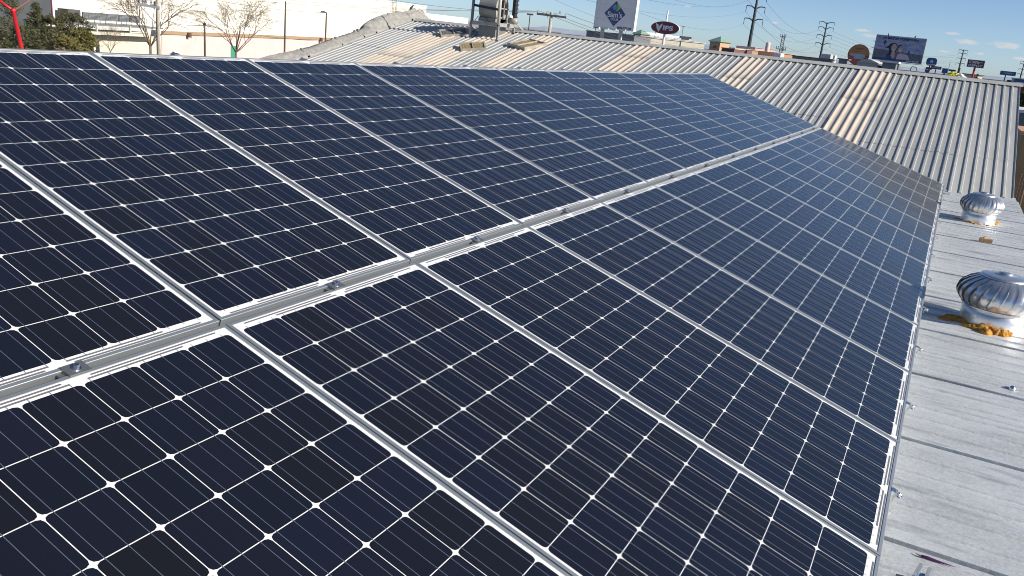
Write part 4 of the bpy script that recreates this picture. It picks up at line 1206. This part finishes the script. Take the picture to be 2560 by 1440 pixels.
# arched handrail
p0 = at(2283, 178, 70)
hr_ = thing('arched_handrail', 'arched grey ladder handrail right of the billboard', 'handrail', p0, FACE)
s = 70 / F
mb = MB(); mb.tube([(-7 * s, 0, -2), (-7 * s, 0, 6 * s), (-6 * s, 0, 9 * s), (-4 * s, 0, 10.5 * s), (4 * s, 0, 10.2 * s), (6 * s, 0, 9 * s), (7 * s, 0, 6 * s), (7 * s, 0, -2)], .035, 8); mb.build('hoop', M['mid'], hr_)
# lattice antenna
r_, s, h = pole_thing('lattice_antenna', 'grey lattice phone antenna rising behind the peach shops', 'antenna', 1955, 112, 240)
mb = MB(); tp = h + 23 * s; hw = .42
for sx in (-1, 1):
    for sy in (-1, 1): mb.bar((sx * hw * 1.2, sy * hw * 1.2, 0), (sx * hw * .8, sy * hw * .8, tp), .09, .09)
for k in range(22):
    za, zb = tp * k / 22, tp * (k + 1) / 22; sg = 1 if k % 2 else -1
    for sy in (-1, 1): mb.bar((-hw * sg, sy * hw, za), (hw * sg, sy * hw, zb), .06, .06); mb.bar((sy * hw, -hw * sg, za), (sy * hw, hw * sg, zb), .06, .06)
mb.build('mast', M['mid'], r_)
mb = MB(); mb.box(-.8, .8, -.8, .8, tp - .55, tp - .40); 
for k in (-.75, -.25, .25, .75): mb.box(k - .05, k + .05, -.85, -.75, tp - .5, tp + .35)
mb.build('top_platform', M['mid'], r_)
mb = MB(); zz = h - 11 * s; mb.box(-1.2, 1.2, -1, 1, zz, zz + .12)
for k in range(6): mb.box(-1.3 + k * .52, -1.14 + k * .52, -1.15, -1.0, zz - .3, zz + .8)
mb.build('antenna_ring', M['mid'], r_)

# ---------------------------------------------------------------- the big white store on the left
YW = 63.6
store = thing('white_store', 'huge warm white store building with a tan cornice and pink lower wall', 'building', (40.6, 60.2, G), R(9))
TZ = 2.42 - G
mb = MB(); mb.box(0, 69.5, 0, 30, 0, TZ); mb.build('wall', M['store'], store)
mb = MB(); mb.box(12.4, 69.5, -.10, -.004, 0, -2.86 - G); mb.build('lower_wall', M['pink'], store)
mb = MB(); mb.box(12.4, 69.6, -.22, -.003, -2.86 - G + .002, -2.56 - G); mb.build('cornice', M['cornice'], store)
mb = MB(); mb.box(69.5, 89, .8, 20, 0, 1.52 - G); mb.build('wall', M['white'], store)
mb = MB(); mb.box(-.05, 69.55, -.1, .5, TZ + .003, TZ + .14); mb.build('parapet_cap', M['white'], store)
mb = MB(); mb.box(22.3, 23.2, -.16, -.105, 0, -3.75 - G); mb.build('door', M['door_green'], store)
for x in (15.6, 39.0, 56.0):
    mb = MB(); mb.box(x, x + .3, -.5, -.225, -3.05 - G, -2.62 - G); mb.build('wall_lamp', M['pole_wood'], store)
for x, z0 in ((8.2, -.9), (57.6, -1.2)):
    mb = MB()
    for dx in (0, .5, .75, 1.0): mb.box(x + dx, x + dx + .05, -.55 if dx in (.5, .75) else -.30, -.50 if dx in (.5, .75) else -.25, z0 - G, TZ + .6)
    for k in range(12): mb.box(x, x + 1.05, -.3, -.26, z0 - G + k * .33, z0 - G + k * .33 + .04)
    mb.build('caged_ladder', M['frame_wood'], store)
gp_ = thing('grey_entrance_block', 'dark grey panelled block with a red edge beyond the conifers', 'building', (40.6 - 14.1 * math.cos(R(9)), 59.6 - 14.1 * math.sin(R(9)), G), R(9))
mb = MB(); mb.box(0, 14.1, 0, 12, 0, 4.5 - G); mb.build('panel_wall', M['facade_grey'], gp_)
mb = MB(); mb.box(14.103, 14.20, -.05, 12, 0, 4.5 - G); mb.build('edge_strip', M['maroon'], gp_)
# service annex in front of it
YA = 57.6
ax = thing('service_annex', 'low cream service annex with stepped canopies, louvre screens and a railed roof', 'building', (ony(205, 80, YA).x, YA, G))
x0 = ax.location.x
def axx(px_, py_): q = ony(px_, py_, YA); return q.x - x0, q.z - G
X1 = axx(398, 80)[0]
zw = axx(300, 91)[1]
mb = MB(); mb.box(-3.5, X1, .4, 3.0, 0, zw); mb.build('wall', M['cream'], ax)
zb0, zb1 = axx(300, 88)[1], axx(300, 81)[1]
mb = MB(); mb.box(-3.5, X1 - .8, -.6, .35, zb0, zb1); mb.build('canopy', M['cream'], ax)
zc0, zc1 = axx(300, 76)[1], axx(300, 67)[1]
mb = MB(); mb.box(-3.5, X1 - .6, -.3, 2.9, zc0, zc1); mb.build('canopy', M['dirty_white'], ax)
mb = MB(); mb.box(-3.5, X1 - .7, 1.2, 2.9, zb1 + .003, zc0 - .003); mb.build('shade_recess', M['dark'], ax)  # dark box stands in for the shadow between the two canopies
zr0 = axx(300, 64)[1]
mb = MB(); mb.box(-3.5, X1 + .4, .0, 2.9, zc1 + .003, zr0); mb.build('walkway', M['mid'], ax)
zl0, zl1 = axx(275, 55)[1], axx(275, 36)[1]
for k in range(5):
    a = 1.0 + k * 1.05
    mb = MB(); mb.box(a, a + .98, 1.1, 1.25, zl0, zl1)
    for j in range(6): mb.box(a + .04, a + .94, 1.04, 1.097, zl0 + .05 + j * (zl1 - zl0) / 6.2, zl0 + .10 + j * (zl1 - zl0) / 6.2)
    mb.build('louvre_screen', M['louvre'], ax)
mb = MB(); mb.box(-.2, .85, 1.2, 2.4, zr0 + .003, zl1 + .12); mb.build('roof_unit', M['facade_grey'], ax)
mb = MB()
for k in range(13): mb.box(.2 + k * .48, .24 + k * .48, .05, .09, zr0 + .003, zr0 + .62)
mb.box(.2, 6.1, .05, .09, zr0 + .623, zr0 + .66); mb.box(.2, 6.1, .051, .085, zr0 + .30, zr0 + .33)
mb.build('railing', M['louvre'], ax)
for k in (1.0, 4.0):
    mb = MB(); mb.bar((k, -.35, zb1), (k, -.35, zc1 + .1), .16, .12); mb.build('bracket', M['dirty_white'], ax)
mb = MB(); a = axx(250, 112)[0]; mb.box(a - .22, a + .22, .34, .396, 0, axx(250, 110)[1]); mb.build('door', M['dark'], ax)
mb = MB(); a = axx(244, 112)[0]; mb.box(a - .10, a + .04, .30, .396, 0, axx(250, 110)[1]); mb.build('door_frame', M['white'], ax)

# left utility pole with a fuse platform
p = at(397, 131, 54)
up_ = thing('utility_pole', 'pale concrete utility pole with a fuse crossarm before the service annex', 'utility pole', (p.x, p.y, G), R(-38))
s = 54 / F
mb = MB(); mb.tube([(0, 0, 0), (0, 0, 10)], [.14, .09], 14); mb.build('pole', M['pole_concrete'], up_, True)
zc_ = at(391, 18, 54).z - G
mb = MB(); mb.bar((-48 * s, -.12, zc_ + .10), (4 * s, -.12, zc_), .12, .16); mb.build('crossarm', M['louvre'], up_)
for x in (-46, -44, -34, -30, -26, -15, -8, -5):
    mb = MB(); mb.lathe([(.02, zc_ + .06), (.06, zc_ + .14), (.04, zc_ + .22), (.06, zc_ + .3), (.02, zc_ + (.75 if -35 < x < -20 else .38))], 8, 0, Matrix.Translation((x * s, -.12, 0))); mb.build('insulator', M['dark'] if x % 4 == 0 else M['mid'], up_)
mb = MB(); mb.bar((-40 * s, -.05, zc_), (0, -.02, zc_ - 1.1), .05, .05); mb.build('brace', M['mid'], up_)
mb = MB(); mb.box(-16 * s, -6 * s, -.12, .12, at(385, 90, 54).z - G, at(385, 74, 54).z - G); mb.build('meter_box', M['facade_grey'], up_)
mb = MB(); mb.tube([(-.11, -.08, 1), (-.11, -.08, zc_ - .3)], .03, 6); mb.build('conduit', M['dark'], up_)
p = at(513, 134, 50)
lp = thing('old_post', 'thin leaning brown wooden post with a cap before the pink wall', 'post', (p.x, p.y, G), R(-38))
ztop = at(507, 60, 50).z - G
mb = MB(); mb.tube([(0.03, 0, 0), (-.03, 0, ztop)], [.075, .055], 10); mb.build('pole', M['pole_wood'], lp)
mb = MB(); mb.lathe([(.07, ztop - .04), (.085, ztop + .04), (.03, ztop + .1), (0, ztop + .1)], 10, 0, Matrix.Translation((-.03, 0, 0))); mb.build('cap', M['dark'], lp)
wire('thin cable from the leaning brown post up to the concrete utility pole', (p.x, p.y, G + ztop), at(391, 40, 54), .25, .012)
wire('thin cable crossing the white store wall to the single arm street lamp', at(450, 50, 54), at(870, 104, 64), .35, .012)
wire('long cable crossing high over the white store wall', at(520, -4, 58), at(1016, 26, 60), .5, .014, M['pale_wire'])

# red forked steel frame
p0 = at(54.5, 122, 34); dn = (at(54.5, 122, 34) - at(34, 30, 34)).normalized()
foot_ = p0 + dn * ((p0.z - G) / abs(dn.z))
rf = thing('forked_steel_post', 'bright red steel post forking into two arms before the conifers', 'steel frame', foot_)
mb = MB(); mb.tube([Vector((0, 0, 0)), at(33, 28, 34) - foot_], [.085, .075], 14); mb.build('post', M['red'], rf, True)
mb = MB(); mb.tube([at(33, 27, 34) - foot_, at(0, 3, 34) - foot_, at(-60, -40, 34) - foot_], .055, 12); mb.build('arm', M['red'], rf, True)
mb = MB(); mb.tube([at(34, 27, 34) - foot_, at(76, -1, 35) - foot_, at(120, -30, 36) - foot_], .045, 12); mb.build('arm', M['brown_wall'], rf, True)
mb = MB(); mb.lathe([(.0, -.10), (.10, -.08), (.11, .05), (.07, .09), (0, .1)], 14, 0, Matrix.Translation(at(33, 27, 34) - foot_)); mb.build('joint', M['red'], rf, True)

# ---------------------------------------------------------------- trees
def leafy(name, label, px_, py_top, w_px, py_low, D, shape, m, nclump, leaf, seed, group='evergreen trees by the store', nleaf=42):
    rnd = random.Random(seed)
    p = at(px_, (py_top + py_low) / 2, D)
    s = D / F
    root = thing(name, label, 'tree', (p.x, p.y, G), 0, group)
    zt = at(px_, py_top, D).z - G; zl = at(px_, py_low, D).z - G
    W2 = w_px * s / 2
    mb = MB(); mb.tube([(0, 0, 0), (.05, .03, zl), (0, 0, zl + (zt - zl) * .5), (.0, .0, zt * .97)], [.16, .13, .08, .02], 8)
    for k in range(9):
        z = zl + (zt - zl) * (k + .3) / 10; a = rnd.random() * 6.28; rr = W2 * .7
        mb.tube([(0, 0, z), (rr * .5 * math.cos(a), rr * .5 * math.sin(a), z + .15), (rr * math.cos(a), rr * math.sin(a), z + .2)], [.05, .03, .012], 5)
    mb.build('trunk', M['bark'], root)
    mb = MB()
    for c in range(nclump):
        t = rnd.random()
        if shape == 'cone': prof_ = (1 - t) ** .75 * (1 if t > .08 else .7)
        else: prof_ = math.sqrt(max(0, 1 - (2 * t - 1) ** 2)) * .9 + .1
        a = rnd.random() * 2 * math.pi
        rad = W2 * prof_ * (rnd.random() ** .45)
        cx, cy, cz = rad * math.cos(a), rad * math.sin(a), zl + (zt - zl) * t
        cr = W2 * (.12 + .15 * rnd.random()) * (.6 + .4 * prof_)
        for k in range(nleaf):
            d = Vector((rnd.gauss(0, 1), rnd.gauss(0, 1), rnd.gauss(0, .7)))
            d = d.normalized() * cr * rnd.random() ** .4
            o = Vector((cx, cy, cz)) + d
            e1_ = Vector((rnd.gauss(0, 1), rnd.gauss(0, 1), rnd.gauss(0, .8))).normalized() * leaf * (.6 + rnd.random())
            e2_ = Vector((rnd.gauss(0, 1), rnd.gauss(0, 1), rnd.gauss(0, 1))).normalized() * leaf * .45
            mb.add([o, o + e1_ + e2_, o + e1_ * 1.3, o + e1_ - e2_], [(0, 1, 2, 3)])
    mb.build('crown', m, root)
    return root
leafy('evergreen_tree', 'big dark evergreen tree cut off by the left edge, behind the red post', -4, -70, 128, 150, 47, 'round', M['needle'], 170, .075, 1, nleaf=60)
leafy('evergreen_tree', 'pointed dark evergreen tree in front of the grey panelled block', 94, 8, 90, 150, 50, 'cone', M['needle'], 130, .075, 2, nleaf=60)
leafy('evergreen_tree', 'wide dark evergreen tree right of the pointed one', 130, 42, 100, 150, 47, 'round', M['needle'], 130, .075, 3, nleaf=60)
leafy('evergreen_tree', 'evergreen tree with a ragged top before the store roof unit', 184, 34, 90, 150, 48, 'round', M['needle'], 110, .075, 4, nleaf=55)
leafy('evergreen_tree', 'low evergreen tree close behind the panels at the foot of the red post', 58, 66, 120, 155, 44, 'round', M['needle'], 110, .075, 5, nleaf=60)
leafy('olive_tree', 'yellowish olive tree at the right end of the evergreens', 206, 76, 74, 155, 45, 'round', M['olive'], 90, .09, 6)
leafy('olive_tree', 'low olive shrub close behind the panels below the evergreens', 160, 92, 90, 160, 42, 'round', M['olive'], 70, .09, 7, nleaf=30)
leafy('shrub', 'dark green tree beyond the right edge of the corrugated roof', 2562, 232, 44, 300, 46, 'round', M['leafgreen'], 50, .10, 8, None)
leafy('shrub', 'distant brownish bush on the horizon beside the red sign post', 2442, 186, 12, 210, 120, 'round', M['olive'], 20, .14, 9, None, 20)

def bare(label, px_, py_base, D, h, spread, seed, n0=6, depth=6, r0=.13, group='leafless trees before the store'):
    rnd = random.Random(seed)
    p = at(px_, py_base, D)
    root = thing('bare_tree', label, 'tree', (p.x, p.y, G), 0, group)
    zf = p.z - G
    tr = MB(); tr.tube([(0, 0, 0), (.03, .02, zf * .5), (0, 0, zf)], [r0 * 1.25, r0 * 1.05, r0], 9)
    tr.build('trunk', M['bark'], root, True)
    br = MB()
    def grow(pos, d, length, r, lev):
        pts = [pos]; q = pos.copy(); dd = d.copy()
        n = 4
        for i in range(n):
            dd = (dd + Vector((rnd.gauss(0, .12), rnd.gauss(0, .12), rnd.gauss(.03, .08)))).normalized()
            q = q + dd * (length / n); pts.append(q.copy())
        br.tube(pts, [r * (1 - .45 * i / n) for i in range(n + 1)], 4 if lev > 1 else 6, cap=False)
        if lev >= depth: return
        for k in range(3 if lev < 3 else 3):
            i = rnd.choice((2, 3, 4)) if k else 4
            ax_ = Vector((rnd.gauss(0, 1), rnd.gauss(0, 1), rnd.gauss(0, .6)))
            nd = (dd + ax_.normalized() * rnd.uniform(.35, .75)).normalized()
            nd = (nd - Vector((0, 0, .10 * max(0, lev - 1)))).normalized()
            grow(pts[i], nd, length * rnd.uniform(.55, .78), max(.0045, r * .60), lev + 1)
    for k in range(n0):
        a = 2 * math.pi * (k + rnd.random() * .6) / n0
        d = Vector((math.cos(a) * spread, math.sin(a) * spread, 1)).normalized()
        grow(Vector((0, 0, zf - .05)), d, h * rnd.uniform(.36, .46), r0 * .50, 1)
    br.build('branches', M['bark'], root)
bare('large leafless tree behind the concrete utility pole', 376, 116, 58, 4.6, .62, 11, 8, 6, .085)
bare('leafless tree with many fine twigs before the pink wall and green door', 590, 130, 60, 4.6, .68, 12, 9, 6, .075)
bare('small pale leafless sapling before the cream annex wall', 276, 128, 57, 2.0, .6, 13, 6, 5, .035)

# ---------------------------------------------------------------- neighbour's yard past the right edge of the roofs
far_box('red_building', 'red walled building past the right end of the ridge', 2546, 213, 2600, 260, 75, 8, M['depot'], M['cream'])
far_box('grey_shed', 'grey shed with a pale roof past the right edge of the corrugated roof', 2547, 284, 2600, 345, 34, 4, M['mid'], M['white'])
far_box('boundary_wall', 'tan and orange wall past the right edge of the corrugated roof', 2549, 340, 2620, 480, 26, 3, M['tan'], M['peach'], 'wall')
p = at(2556, 470, 23)
bp_ = thing('leaning_poles', 'brown wooden poles leaning against the tan wall', 'poles', (p.x, p.y, G), FACE)
for k in range(3):
    mb = MB(); zt = at(2554, 430, 24).z - G; mb.tube([(-.02 + k * .06, 0, 0), (-.06 + k * .07, .6, zt)], .025, 8); mb.build('pole', M['pole_wood'], bp_)

# ---------------------------------------------------------------- pieces that belong to a part rather than to the whole thing
def base(o): return o.name.split('.')[0]
OWNER = {'lettering': ('board', 'diamond', 'face'), 'emblem': ('diamond', 'face'), 'star': ('face',), 'printed_figures': ('poster',), 'motor_cover': ('motor',), 'inlet_ring': ('housing',),
         'impeller': ('housing',), 'bearing_bracket': ('housing',), 'door_frame': ('door',), 'lower_ring': ('collar',), 'fuse': ('crossarm',), 'edge_trim': ('board',), 'strands': ('insulation',), 'divider': ('frame',)}
for root in [o for o in COL.objects if o.parent is None and o.children]:
    kids = list(root.children)
    arms = [c for c in kids if base(c) == 'arm']
    for i, c in enumerate([c for c in kids if base(c) == 'insulator']):
        own = [k for k in kids if base(k) == 'crossarm']
        if arms and i < len(arms): c.parent = arms[i]
        elif own: c.parent = own[0]
    for c in kids:
        for cand in OWNER.get(base(c), ()):
            own = [k for k in kids if base(k) == cand]
            if own:
                c.parent = own[0]
                break
